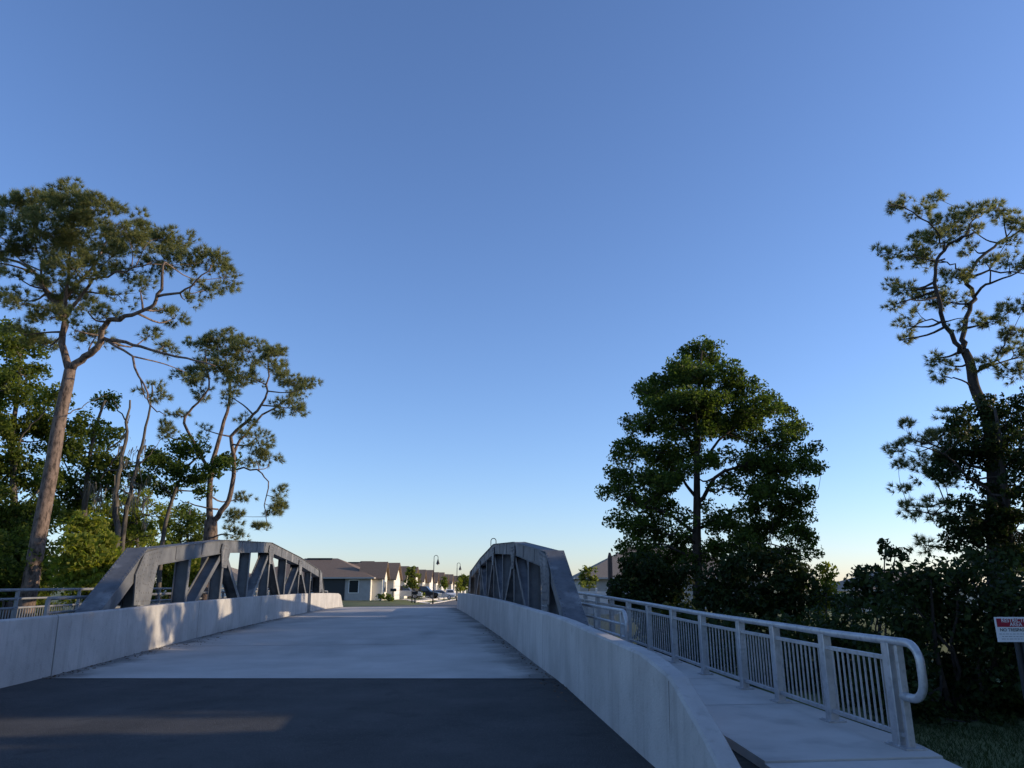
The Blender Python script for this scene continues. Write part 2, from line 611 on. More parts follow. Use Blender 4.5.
def sheet_along(x_off0, x_off1, ys_, z):
    mm = MB()
    pts = []
    for y in ys_:
        v = to_uv(street_x(y), y)[1]
        zz = (zr(v) if v < 95 else 0) + z
        pts += [(street_x(y) + x_off0, y, zz), (street_x(y) + x_off1, y, zz)]
    mm.add(pts, [(2 * i, 2 * i + 1, 2 * i + 3, 2 * i + 2) for i in range(len(ys_) - 1)])
    return mm


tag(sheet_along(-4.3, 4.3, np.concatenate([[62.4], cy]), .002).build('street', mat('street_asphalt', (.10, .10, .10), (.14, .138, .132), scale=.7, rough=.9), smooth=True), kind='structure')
for s0, s1, nm in ((-4.62, -4.3, 'kerb_strip'), (4.3, 4.62, 'kerb_strip'), (-7.6, -6.0, 'pavement'), (6.0, 7.6, 'pavement')):
    mm = MB()
    ring = []
    for y in cy[10:]:
        v = to_uv(street_x(y), y)[1]
        zz = max((zr(v) if v < 95 else 0), terrain_h(street_x(y) + (s0 + s1) / 2, y) - .06 if abs(s0) > 5 else 0)
        ring.append([(street_x(y) + s0, y, zz + .10), (street_x(y) + s1, y, zz + .10), (street_x(y) + s1, y, zz - .2), (street_x(y) + s0, y, zz - .2)])
    mm.loft(ring)
    tag(mm.build(nm, M['walk']), kind='structure')

# sidewalk to the right of the barrier, with an open drain gap beside the near end
vv = np.concatenate([np.linspace(8.9, 60, 50)])
vv = np.concatenate([[7.42, 7.9, 8.5, 8.9, 9.4], np.linspace(9.9, 60, 50)])
tag(strip(lambda v: float(np.interp(v, [7.4, 8.5, 9.4, 9.9], [3.28, 3.38, 3.4, 2.72])), lambda v: float(np.interp(v, [7.4, 8.2], [5.10, 5.30])), vv, .02, .55, zw).build('pavement', M['walk']), kind='structure')
m = MB()
pe = [(v, float(np.interp(v, [-12, 4, 7.4], [1.6, 2.85, 3.26])), float(np.interp(v, [-12, 4, 7.4], [2.9, 4.35, 5.08]))) for v in np.linspace(-12, 7.38, 12)]
m.loft([[B(a, v, .018), B(b_, v, .018), B(b_, v, -.4), B(a, v, -.4)] for v, a, b_ in pe])
tag(m.build('path', M['walk']), kind='structure')
m = MB()
m.add([B(1.2, -2, -.06), B(4.0, -2, -.06), B(4.0, 10, -.06), B(1.2, 10, -.06)], [(0, 1, 2, 3)])
tag(m.build('drain_bed', M['dirt']), kind='structure')
# sidewalk on the left
tag(strip(-10.6, -7.75, np.linspace(10, 66, 50), .06, .4).build('pavement', M['walk']), kind='structure')


# ------------------------------------------------------------------ barriers
def groove(m, u, v, w, h, side):
    """thin dark line following the slope of a barrier face"""
    z, s_ = zr(v), side
    m.hexa([B(u - s_ * .002, v, z), B(u + s_ * .01, v, z), B(u + s_ * .01, v + w, z), B(u - s_ * .002, v + w, z),
            B(u + s_ * .023, v, z + h), B(u + s_ * .035, v, z + h), B(u + s_ * .035, v + w, z + h), B(u + s_ * .023, v + w, z + h)])


def barrier_rings(path, h0=1.07, side=1):
    """path: list of (u, v, height). single-slope wall, thickness away from the road (side=+1 right)"""
    out = []
    for (u, v, h) in path:
        z = zr(v)
        s = side
        w_ = .21 if (v < 9 and side > 0) else .22
        out.append([B(u, v, z - .3), B(u, v, z + min(.08, h * .3)), B(u + s * .012, v, z + .08 + (h - .1) * .5), B(u + s * .025, v, z + max(h - .025, h * .8)), B(u + s * .045, v, z + h), B(u + s * (w_ - .02), v, z + h), B(u + s * w_, v, z + max(h - .025, h * .8)), B(u + s * (w_ + .005), v, z - .3)])
    return out


t = thing('concrete_barrier', 'long grey concrete barrier with tapered near end along the right road edge', 'barrier', B(UR, 20, zr(20)))


def ubar(v):
    """the near end of the right barrier bends in towards the road"""
    return float(np.interp(v, [4.0, 7.45, 13.5], [2.10, 2.19, UR]))


HB = ([4.9, 5.2, 5.71, 6.03, 6.84, 7.3, 7.9, 9.3, 10.9, 13, 15], [.04, .13, .35, .51, .845, .905, .965, .985, 1.01, 1.05, 1.07])
pr = [(ubar(v), v, float(np.interp(v, *HB))) for v in (4.9, 5.2, 5.71, 6.03, 6.4, 6.8, 6.84, 6.88, 7.3, 7.86, 7.9, 7.94, 8.6, 9.3, 10.0, 11, 12, 13, 14, 15)]
pr += [(UR, v, 1.07) for v in np.arange(16.4, 55, 1.6)] + [(UR + .1, 56, 1.07), (UR + .35, 58, 1.05), (UR + .6, 59.4, .7)]
MB().loft(barrier_rings(pr)).build('wall_body', M['barrier'], t)
for v in (6.85, 15.6, 24.5, 33.5, 42.5):
    jm = MB()
    z = zr(v)
    uu = ubar(v)
    groove(jm, uu, v, .009 if v < 8 else .014, 1.03 if v > 8 else .81, 1)
    jm.build('joint', M['joint'], t)
for v in (5.75, 6.1, 6.45):
    h = float(np.interp(v, *HB)) - .04
    jm = MB()
    groove(jm, ubar(v), v, .006, h, 1)
    jm.build('form_groove', M['barrierdark'], t)

t = thing('concrete_barrier', 'long grey concrete barrier between the road and the left truss', 'barrier', B(UL, 30, zr(30)))
pl = [(UL, v, 1.07) for v in np.arange(15.45, 47.5, 1.3)]
MB().loft(barrier_rings(pl, side=-1)).build('wall_body', M['barrier'], t)
for v in (24.5, 33.5, 42.5):
    z = zr(v)
    jm = MB()
    groove(jm, UL, v, .02, 1.04, -1)
    jm.build('joint', M['joint'], t)
pl = [(UL - 2.6 * ((15.4 - v) / 14) ** 2, v, 1.07) for v in np.linspace(1.5, 15.4, 14)]
o = MB().loft(barrier_rings(pl, side=-1)).build('concrete_barrier', M['barrier'], origin=B(UL, 12, 0))
tag(o, 'flared end section of concrete barrier at the left edge of the asphalt', 'barrier')
pl = [(UL, v, 1.07) for v in np.arange(47.98, 64.5, 1.2)] + [(UL, 65.2, .95), (UL, 66.4, .45), (UL, 67.2, .12)]
o = MB().loft(barrier_rings(pl, side=-1)).build('concrete_barrier', M['barrier'], origin=B(UL, 56, zr(56)))
tag(o, 'sunlit far section of concrete barrier sloping down at the bridge end', 'barrier')

# ------------------------------------------------------------------ trusses
NODES = [17.4, 20.4, 24.2, 28.1, 32.2, 36.3, 40.6, 45.0, 49.6, 54.3, 57.6]
TOPZ = {1: 2.38, 3: 3.10, 5: 3.50, 7: 3.18, 9: 2.62}       # top of chord minus half its depth


def topz(v):
    return float(np.interp(v, [NODES[i] for i in (1, 3, 5, 7, 9)], [TOPZ[i] for i in (1, 3, 5, 7, 9)]))


def rivet(m, p, n, r=.022):
    p, n = Vector(p), Vector(n).normalized()
    a = n.orthogonal().normalized()
    b = n.cross(a)
    ring = [p + (a * math.cos(k * math.pi / 3) + b * math.sin(k * math.pi / 3)) * r for k in range(6)]
    top = [q + n * .012 - (q - p) * .4 for q in ring]
    m.loft([ring, top])


def truss(uc, inner, label):
    """inner: +1 when the road lies on the +u side"""
    zb = .42
    t = thing('bridge_truss', label, 'truss', B(uc, NODES[5], zb))
    su = B(1, 0) - B(0, 0)
    CW, CH = .40, .42
    # chords: the top one follows a polygon through every second node
    ks = (1, 3, 5, 7, 9)
    m = MB()
    ring = []
    for i in ks:
        v = NODES[i]
        z = TOPZ[i]
        ring.append([B(uc - CW / 2, v, z - CH / 2), B(uc + CW / 2, v, z - CH / 2), B(uc + CW / 2, v, z + CH / 2), B(uc - CW / 2, v, z + CH / 2)])
    m.loft(ring)
    for a, b in zip(ks[:-1], ks[1:]):
        # cover plate lip on top and splice plates on the road face
        m.beam(B(uc, NODES[a], TOPZ[a] + CH / 2 + .012), B(uc, NODES[b], TOPZ[b] + CH / 2 + .012), CW + .09, .02)
        m.beam(B(uc, NODES[a], TOPZ[a] - CH / 2 - .010), B(uc, NODES[b], TOPZ[b] - CH / 2 - .010), CW + .05, .018)
        for f in (.33, .66):
            v = NODES[a] * (1 - f) + NODES[b] * f
            z = TOPZ[a] * (1 - f) + TOPZ[b] * f
            for k in (-1, 1):
                m.box(uc + k * (CW / 2 + .001), uc + k * (CW / 2 + .014), v - .16, v + .16, z - CH / 2 + .03, z + CH / 2 - .03, tf=B)
        n_r = 26
        for q in range(n_r):
            f = (q + .5) / n_r
            v = NODES[a] * (1 - f) + NODES[b] * f
            z = TOPZ[a] * (1 - f) + TOPZ[b] * f
            for k in (-1, 1):
                rivet(m, B(uc + k * .2, v, z + CH / 2 + .022), (0, 0, 1), .02)
    m.build('top_chord', M['steel'], t)
    m = MB()
    m.beam(B(uc, NODES[0] - .3, zb), B(uc, NODES[10] + .3, zb), CW, .36)
    m.build('bottom_chord', M['steel'], t)
    for a, b in ((0, 1), (10, 9)):
        m = MB()
        p0, p1 = B(uc, NODES[a], zb + .1), B(uc, NODES[b], TOPZ[b])
        d = Vector(p1 - p0).normalized()
        n = Vector(su).cross(d)
        if n.z < 0:
            n = -n
        m.beam(p0, Vector(p1) - d * .02, CW + .01, .44, up=n)
        m.beam(Vector(p0) + n * .232, Vector(p1) + n * .232 + d * .1, CW + .12, .02, up=n)
        for q in range(26):
            f = (q + .5) / 26
            for k in (-1, 1):
                rivet(m, Vector(p0).lerp(Vector(p1), f) + n * .243 + Vector(su) * (k * .215), n, .022)
        m.build('end_post', M['steel'], t)
    # verticals: at odd nodes under the gussets, at even nodes single posts
    for i in range(1, 10):
        v = NODES[i]
        m = MB()
        m.ibeam(B(uc, v, zb + .15), B(uc, v, topz(v) - CH / 2 + .002), .22, .40, up=su, t=.025)
        m.build('vertical_post', M['steel'], t)
    for i in range(3, 9):
        lo, hi = (i - 1, i) if i % 2 else (i, i - 1)
        # diagonals run from every odd top node to the even bottom nodes on both sides
        m = MB()
        m.ibeam(B(uc, NODES[lo], zb + .12), B(uc, NODES[hi], topz(NODES[hi]) - .12), .20, .40, up=su, t=.025)
        m.build('diagonal_brace', M['steel'], t)
    # gusset plates on both faces
    for i in (1, 3, 5, 7, 9):
        v, z = NODES[i], TOPZ[i]
        big = i in (1, 9)
        sgn = 1 if i == 1 else -1
        for face in (-1, 1):
            uu = uc + face * (CW / 2 + .026)
            if big:
                poly = [(-.62 * sgn, z - .42), (-.50 * sgn, z - 1.15), (.62 * sgn, z - 1.15), (.82 * sgn, z - CH / 2 - .06), (1.15 * sgn, z + CH / 2 - .04 + .16), (.05 * sgn, z + CH / 2 - .04), (-.2 * sgn, z + .12)]
            else:
                poly = [(-.62, z - CH / 2 + .06), (-.34, z - .74), (.34, z - .74), (.62, z - CH / 2 + .06), (.5, z + .08), (-.5, z + .08)]
            m = MB()
            pts = [B(uu, v + a, b) for a, b in poly]
            m.prism(pts, Vector(su) * (face * .03))
            cx = sum(a for a, b in poly) / len(poly)
            cz = sum(b for a, b in poly) / len(poly)
            per = []
            for q in range(len(poly)):
                a0, b0 = poly[q]
                a1, b1 = poly[(q + 1) % len(poly)]
                L = math.hypot(a1 - a0, b1 - b0)
                for s in range(max(1, int(L / .13))):
                    f = (s + .5) / max(1, int(L / .13))
                    per.append((a0 + (a1 - a0) * f, b0 + (b1 - b0) * f))
            for sc_ in ((.86, .62, .36) if big else (.82, .5)):
                for a, b in per[::1 if sc_ > .7 else 2]:
                    rivet(m, B(uu + face * .03, v + cx + (a - cx) * sc_, cz + (b - cz) * sc_), Vector(su) * face, .034)
            m.build('gusset_plate', M['steel'], t)
    # bearings carrying the truss ends
    for i in (0, 10):
        m = MB()
        v = NODES[i]
        m.box(uc - .35, uc + .35, v - .4, v + .4, -1.4, zb - .18, tf=B)
        m.build('bearing_block', M['barrier'], t)
    return t


truss(-7.30, 1, 'grey riveted steel truss beside the left barrier, before the woods')
truss(3.52, -1, 'dark shaded riveted steel truss between the right barrier and the sidewalk railing')


# ------------------------------------------------------------------ railings
def arc(c, r, a0, a1, n, ax, ay):
    return [Vector(c) + Vector(ax) * (r * math.cos(a0 + (a1 - a0) * i / n)) + Vector(ay) * (r * math.sin(a0 + (a1 - a0) * i / n)) for i in range(n + 1)]


fv = Vector(B(0, 1))
RH = 1.07
t = thing('picket_railing', 'silver picket railing with looped end along the right sidewalk', 'railing', B(5.06, 8, 0))
post_v = [7.93, 9.35, 10.8, 12.05, 13.75, 15.4, 17.1] + [18.8 + 1.7 * i for i in range(24)]


def ru(v):
    return 5.10 if v > 12 else 5.10 - .10 * ((12 - v) / 4.3) ** 1.5


for i, v in enumerate(post_v):
    z = zw(v) + .02
    m = MB()
    m.beam(B(ru(v), v, z), B(ru(v), v, z + RH - .05), .11, .13, up=fv, c=.008)
    if i == 0:
        m.beam(B(ru(v), v - .17, z), B(ru(v), v - .17, z + RH - .07), .08, .05, up=fv, c=.006)
        m.beam(B(ru(v), v - .14, z + .12), B(ru(v), v, z + .12), .05, .04)
    p = m.build('post', M['alu'], t)
    m = MB()
    m.box(ru(v) - .11, ru(v) + .11, v - .12 - (.14 if i == 0 else 0), v + .12, z, z + .016, tf=B)
    for a in (-.085, .085):
        for b in (-.095, .095):
            rivet(m, B(ru(v) + a, v + b, z + .016), (0, 0, 1), .014)
    m.build('base_plate', M['alu'], p)
# top rail with its D shaped return
zt = zw(7.6) + .02 + RH - .03
pts = [B(ru(v), v, zw(v) + .02 + RH - .03) for v in np.arange(post_v[-1], 7.68, -.8)]
c = B(ru(7.68), 7.60, zt - .19)
lp = arc(c, .19, math.pi / 2, -math.pi / 2 * .0, 6, -fv, (0, 0, 1))
lp2 = [q + Vector((0, 0, -.16)) for q in arc(c, .19, 0, -math.pi / 2, 6, -fv, (0, 0, 1))]
pts = [Vector(q) for q in pts] + lp + lp2 + [Vector(B(ru(7.68), 7.78, zt - .54))]
MB().tube(pts, .043, 10).build('handrail', M['alu'], t, smooth=True)
for i in range(len(post_v) - 1):
    v0, v1 = post_v[i] + .06, post_v[i + 1] - .06
    m = MB()
    for h in (.125, .86):
        m.beam(B(ru(v0), v0, zw(v0) + .02 + h), B(ru(v1), v1, zw(v1) + .02 + h), .05, .045, c=.004)
    n = 10
    for q in range(n):
        f = (q + 1) / (n + 1)
        v = v0 + (v1 - v0) * f
        z = zw(v) + .02
        m.beam(B(ru(v), v, z + .14), B(ru(v), v, z + .845), .018, .018, up=fv)
    m.build('picket_panel', M['alu'], t)


def pipe_railing(u, v0, v1, z_top, label, rails, loop0, loop1, pickets=False, step=2.4, mt='alu'):
    t = thing('pipe_railing', label, 'railing', B(u, v0, zr(v0)))
    vs_ = np.arange(v0, v1 + .01, step)
    for v in vs_:
        z = zr(v) + .04
        MB().beam(B(u, v, z), B(u, v, z_top(v) - .02), .07, .09, up=fv, c=.006).build('post', M[mt], t)
    for k, dz in enumerate(rails):
        lo, hi = v0, vs_[-1]
        if k == 0:
            pts = []
            if loop0:
                zz = z_top(lo)
                pts += [Vector(B(u, lo - .05, zz - .75))] + [q for q in reversed(arc(B(u, lo - .1, zz - .25), .25, math.pi / 2, 0, 6, -fv, (0, 0, 1)))]
                pts = [Vector(B(u, lo - .35, zz - .85))] + [q for q in reversed(arc(B(u, lo - .1, zz - .25), .25, math.pi / 2, 0, 6, -fv, (0, 0, 1)))]
            pts += [Vector(B(u, v, z_top(v))) for v in np.linspace(lo, hi, 24)]
            if loop1:
                zz = z_top(hi)
                pts += arc(B(u, hi + .1, zz - .25), .25, math.pi / 2, 0, 6, fv, (0, 0, 1)) + [Vector(B(u, hi + .35, zz - .85))]
            MB().tube(pts, .04, 8).build('handrail', M[mt], t, smooth=True)
        else:
            MB().tube([B(u, v, z_top(v) - dz) for v in np.linspace(lo - (.3 if loop0 else 0), hi + (.3 if loop1 else 0), 24)], .03, 6).build('rail', M[mt], t, smooth=True)
    if pickets:
        for a, b in zip(vs_[:-1], vs_[1:]):
            m = MB()
            n = int((b - a) / .13)
            for q in range(1, n):
                v = a + (b - a) * q / n
                m.beam(B(u, v, zr(v) + .14), B(u, v, z_top(v) - rails[-1]), .02, .02, up=fv)
            m.build('picket_panel', M[mt], t)
    return t


pipe_railing(4.05, 15.5, 58, lambda v: zr(v) + 1.12, 'horizontal pipe railing between the right truss and the sidewalk', (0, .26, .5, .74), True, True)
pipe_railing(-10.45, 10.5, 66.0, lambda v: zr(v) * .5 + 1.52, 'outer picket railing of the left sidewalk, behind the truss', (0, .22, .45), False, False, True, 3.6, 'alushade')
pipe_railing(-7.95, 17.5, 66.0, lambda v: zr(v) * .6 + 1.36, 'pipe railing directly behind the left truss with sunlit far loop', (0, .3, .6), False, True, False, 4.8, 'alushade')


# ------------------------------------------------------------------ street lamps
def lamp(label):
    t = thing('street_lamp', label, 'street lamp', (0, 0, 0), 'hooked street lamps')
    H = 5.3
    MB().tube([(0, 0, 0), (0, 0, .5), (0, 0, .55), (0, 0, H - .4)], [.11, .10, .065, .05], 8).build('pole', M['black'], t, smooth=True)
    a = [Vector((0, 0, H - .45)), Vector((0, 0, H + .1))] + arc((.24, 0, H + .1), .24, math.pi, .1, 10, (1, 0, 0), (0, 0, 1)) + [Vector((.48, 0, H - .15))]
    MB().tube(a, .035, 6).build('hook_arm', M['black'], t, smooth=True)
    prof = [(.05, H - .12), (.08, H - .2), (.11, H - .32), (.17, H - .5), (.22, H - .66), (.23, H - .69)]
    m = MB()
    m.loft([[(.48 + r * math.cos(k * math.pi / 6), r * math.sin(k * math.pi / 6), z) for k in range(12)] for r, z in prof])
    sh = m.build('lamp_shade', M['black'], t, smooth=True)
    m = MB()
    m.loft([[(.48 + r * math.cos(k * math.pi / 5), r * math.sin(k * math.pi / 5), z) for k in range(10)] for r, z in ((.15, H - .70), (.13, H - .76), (.05, H - .8))])
    m.build('lens', M['lampglass'], sh, smooth=True)
    return t


l0 = lamp('black hooked street lamp by the parked cars, nearest of the left two')
l0.location = tuple(at(433, 598, 92) * [1, 1, 0])
l1 = copy_tree(l0)
l1['label'] = 'smaller black street lamp farther down the street, at the road bend'
l1.location = tuple(at(456.5, 598, 118) * [1, 1, 0])
l2 = copy_tree(l0)
l2['label'] = 'black street lamp whose hook rises above the right truss'
l2.location = tuple(at(490.5, 598, 66) * [1, 1, 0] + [0, 0, .30])
l2.rotation_euler = (0, 0, R(-20))


# ------------------------------------------------------------------ houses
def house(label, x0, x1, y0, y1, z0, walls, roofm, gable=True, ridge=2.5, eave=2.75, front='east', garage=True, seed=0, group='houses along the far street', porch=False):
    """hip roofed bungalow; front faces +x (street) unless front == 'south'"""
    rr = random.Random(seed)
    t = thing('house', label, 'house', ((x0 + x1) / 2, (y0 + y1) / 2, z0), group)
    e, zr_ = z0 + eave, z0 + eave + ridge
    m = MB()
    m.box(x0, x1, y0, y1, z0 - .3, e)
    m.build('wall', M[walls], t)
    if front == 'east':
        m = MB()
        m.box(x1 + .001, x1 + .06, y0 + .02, y1 - .02, z0 - .3, e - .01)
        m.build('lit_front_wall', M['wallwhite'], t)  # light sunlit street face, set against walls greyed for shade
    ov = .45
    X0, X1, Y0, Y1 = x0 - ov, x1 + ov, y0 - ov, y1 + ov
    if (X1 - X0) >= (Y1 - Y0):
        run = (Y1 - Y0) / 2 * .9
        ra, rb = (X0 + run, (Y0 + Y1) / 2, zr_), (X1 - run, (Y0 + Y1) / 2, zr_)
        fs = [(0, 1, 5, 4), (1, 2, 5), (2, 3, 4, 5), (3, 0, 4), (3, 2, 1, 0)]
    else:
        run = (X1 - X0) / 2 * .9
        ra, rb = ((X0 + X1) / 2, Y0 + run, zr_), ((X0 + X1) / 2, Y1 - run, zr_)
        fs = [(0, 1, 4), (1, 2, 5, 4), (2, 3, 5), (3, 0, 4, 5), (3, 2, 1, 0)]
    m = MB()
    m.add([(X0, Y0, e + .02), (X1, Y0, e + .02), (X1, Y1, e + .02), (X0, Y1, e + .02), ra, rb], fs)
    rf = m.build('roof', M[roofm], t)
    m = MB()
    m.box(X0 - .03, X1 + .03, Y0 - .03, Y0 + .02, e - .10, e + .05)
    m.box(X0 - .03, X1 + .03, Y1 - .02, Y1 + .03, e - .10, e + .05)
    m.box(X0 - .03, X0 + .02, Y0 + .02, Y1 - .02, e - .10, e + .05)
    m.box(X1 - .02, X1 + .03, Y0 + .02, Y1 - .02, e - .10, e + .05)
    m.build('fascia', M['fascia'], rf)
    # little louvred gable at the street end of the ridge
    if front == 'east' and not porch:
        gx0, gw, gh_ = rb[0] + 1.25, .85, .9
        m = MB()
        m.prism([(gx0, rb[1] - gw, zr_ - gh_ + .03), (gx0, rb[1] + gw, zr_ - gh_ + .03), (gx0, rb[1], zr_ + .02)], (.06, 0, 0))
        m.build('ridge_gable', M['trim'], t)
        m = MB()
        for s_ in (-1, 1):
            q = [(rb[0] - .6, rb[1] + s_ * (gw + .15), zr_ - gh_ - .06), (gx0 + .2, rb[1] + s_ * (gw + .15), zr_ - gh_ - .06), (gx0 + .2, rb[1], zr_ + .08), (rb[0] - .6, rb[1], zr_ + .08)]
            m.add(q + [(a_[0], a_[1], a_[2] + .07) for a_ in q], [(3, 2, 1, 0), (4, 5, 6, 7), (0, 1, 5, 4), (1, 2, 6, 5), (2, 3, 7, 6), (3, 0, 4, 7)])
        m.build('roof', M[roofm], t)
    # two roof vents
    for q in range(2):
        a = .3 + .35 * q
        p = Vector(ra).lerp(Vector(rb), a)
        m = MB()
        m.box(p.x - .8, p.x + .8, p.y - .5, p.y - .1, zr_ - .32, zr_ + .02)
        m.build('roof_vent', M['screen'], rf)

    def window(face, c, zc, w_, h_):
        g = MB()
        fr = MB()
        if face == 'x':
            xx = x1
            fr.box(xx, xx + .05, c - w_ / 2 - .09, c + w_ / 2 + .09, zc - h_ / 2 - .09, zc + h_ / 2 + .09)
            g.box(xx + .05, xx + .06, c - w_ / 2, c + w_ / 2, zc - h_ / 2, zc + h_ / 2)
        elif face == 'y':
            yy = y0
            fr.box(c - w_ / 2 - .09, c + w_ / 2 + .09, yy - .05, yy, zc - h_ / 2 - .09, zc + h_ / 2 + .09)
            g.box(c - w_ / 2, c + w_ / 2, yy - .06, yy - .05, zc - h_ / 2, zc + h_ / 2)
        f = fr.build('window', M['trim'], t)
        g.build('pane', M['glass'], f)

    L = x1 - x0
    for q in range(max(2, int(L / 4.5))):
        window('y', x0 + L * (q + .6) / max(2, int(L / 4.5)) + rr.uniform(-.4, .2), z0 + 1.5, 1.0, 1.3)
    if porch:
        m = MB()
        m.box(x0 + L * .60, x0 + L * .80, y0 - .09, y0 - .002, z0, z0 + 2.35)
        m.build('screen_panel', M['screen'], t)
    W = y1 - y0
    if front == 'east':
        # garage wing with a gable over it at the far end of the facade, lower porch gable at the near end
        for (a, b, out, gh, kind) in ((y0 + W * .53, y1 - .3, 1.7, 1.7, 'garage'), (y0 + .9, y0 + W * .36, 1.2, 1.6, 'porch')):
            if not gable and kind == 'porch':
                continue
            m = MB()
            mid = (a + b) / 2
            m.box(x1 + .062, x1 + out, a, b, z0 - .3, e - .02)
            m.prism([(x1 + out - .25, a, e - .02), (x1 + out - .25, b, e - .02), (x1 + out - .25, mid, e + gh)], (.25, 0, 0))
            m.build('gable_wing', M['wallwhite' if rr.random() < .6 else 'wall'], t)
            m = MB()
            back = x1 - (3.2 if kind == 'garage' else 1.6)
            for (ya, yb) in ((a - .35, mid), (b + .35, mid)):
                zl = e - .20
                q = [(back, ya, zl), (x1 + out + .3, ya, zl), (x1 + out + .3, yb, e + gh + .12), (back, yb, e + gh + .12)]
                m.add(q + [(p[0], p[1], p[2] + .12) for p in q], [(3, 2, 1, 0), (4, 5, 6, 7), (0, 1, 5, 4), (1, 2, 6, 5), (2, 3, 7, 6), (3, 0, 4, 7)])
            m.build('roof', M[roofm], t)
            m = MB()
            if kind == 'garage':
                m.box(x1 + out, x1 + out + .05, a + .5, b - .5, z0, z0 + 2.15)
                g = m.build('garage_door', M['garage'], t)
                h = MB()
                for k in range(1, 4):
                    h.box(x1 + out + .05, x1 + out + .056, a + .52, b - .52, z0 + k * .53 - .012, z0 + k * .53 + .012)
                h.build('panel_groove', M['screen'], g)
            else:
                m.box(x1 + out, x1 + out + .05, mid - .8, mid + .8, z0 + .8, z0 + 2.1)
                f = m.build('window', M['trim'], t)
                h = MB()
                h.box(x1 + out + .05, x1 + out + .06, mid - .7, mid + .7, z0 + .9, z0 + 2.0)
                h.build('pane', M['glass'], f)
        m = MB()
        m.box(x1 + .062, x1 + .10, y0 + W * .37, y0 + W * .37 + 1.0, z0, z0 + 2.1)
        m.build('door', M['doorpaint'], t)
    return t


FX = -15.9
house('first brown roofed house past the bridge, beside the left barrier end', FX - 14.2, FX, 86, 97.5, .47, 'wallgreyshade', 'roof', seed=1, porch=True, ridge=2.35, eave=2.45)  # grey walls put the shade of the sides into the colour
hl = ['second brown roofed house, with silver car in front', 'third house, behind the young green street tree', 'fourth house down the street, between tree and street lamp',
      'fifth house, seen just past the nearer street lamp', 'sixth small house, close before the smaller street lamp', 'farthest little gabled house at the street bend']
for i, lb in enumerate(hl):
    y = 104 + 18.2 * i
    house(lb, FX - 13 + .3 * i, FX + .35 * i, y, y + 12.2, .47, ('wallgreyshade', 'wall', 'wallgreyshade')[i % 3], 'roof', seed=2 + i, ridge=2.5 + .15 * (i % 2), eave=2.5)  # most of the row has the same walls darkened for shade
house('pale distant house glimpsed through the left truss', -47, -36, 104, 116, 0, 'wall', 'rooftan', seed=20, front='south', ridge=2.2)
house('tan roofed house behind white fence, right of the dark truss', 6.2, 23, 70, 83, -.1, 'wallgreyshade', 'rooftan', seed=21, front='south', ridge=3.2, group='houses on the right bank')
house('grey house with tan roof beyond the shrubs, farthest right', 34.5, 47, 76, 88, -1.0, 'wallwhite', 'rooftan', seed=22, front='south', ridge=2.1, eave=2.6, group='houses on the right bank')

# driveways
for i in range(6):
    y = (86 if i == 0 else 104 + 18.2 * (i - 1)) + 12 * .73
    m = MB()
    xx = np.linspace(FX + 2.2, -9.55, 8)
    m.add([(x, y + e, terrain_h(x, y + e) + .035) for x in xx for e in (-2.4, 2.4)], [(2 * i, 2 * i + 2, 2 * i + 3, 2 * i + 1) for i in range(7)])
    tag(m.build('driveway', M['walk']), kind='structure')

# white vinyl fence on the right bank
t = thing('vinyl_fence', 'white vinyl privacy fence in front of the tan roofed house', 'fence', (7, 55, -.1))
m = MB()
m.box(2.6, 11.5, 56, 56.04, -.1, 1.5)
m.build('panel', M['vinyl'], t)
for i in range(6):
    x = 2.6 + i * 1.78
    m = MB()
    m.box(x - .065, x + .065, 55.95, 56.09, -.2, 1.68)
    m.add([(x - .08, 55.94, 1.68), (x + .08, 55.94, 1.68), (x + .08, 56.1, 1.68), (x - .08, 56.1, 1.68), (x, 56.02, 1.76)], [(0, 1, 4), (1, 2, 4), (2, 3, 4), (3, 0, 4), (3, 2, 1, 0)])
    m.build('post', M['vinyl'], t)

# weathered post / snag left of the cypress
p = at(610.5, 590, 46)
t0_ = MB().tube([(p[0], p[1], -1.0), (p[0], p[1], 1.5), (p[0] + .03, p[1], 3.5), (p[0] + .02, p[1], 3.78)], [.17, .15, .14, .06], 9).build('wooden_post', M['woodpost'], origin=(p[0], p[1], -.3))
tag(t0_, 'dark weathered wooden post standing left of the big cypress', 'post')


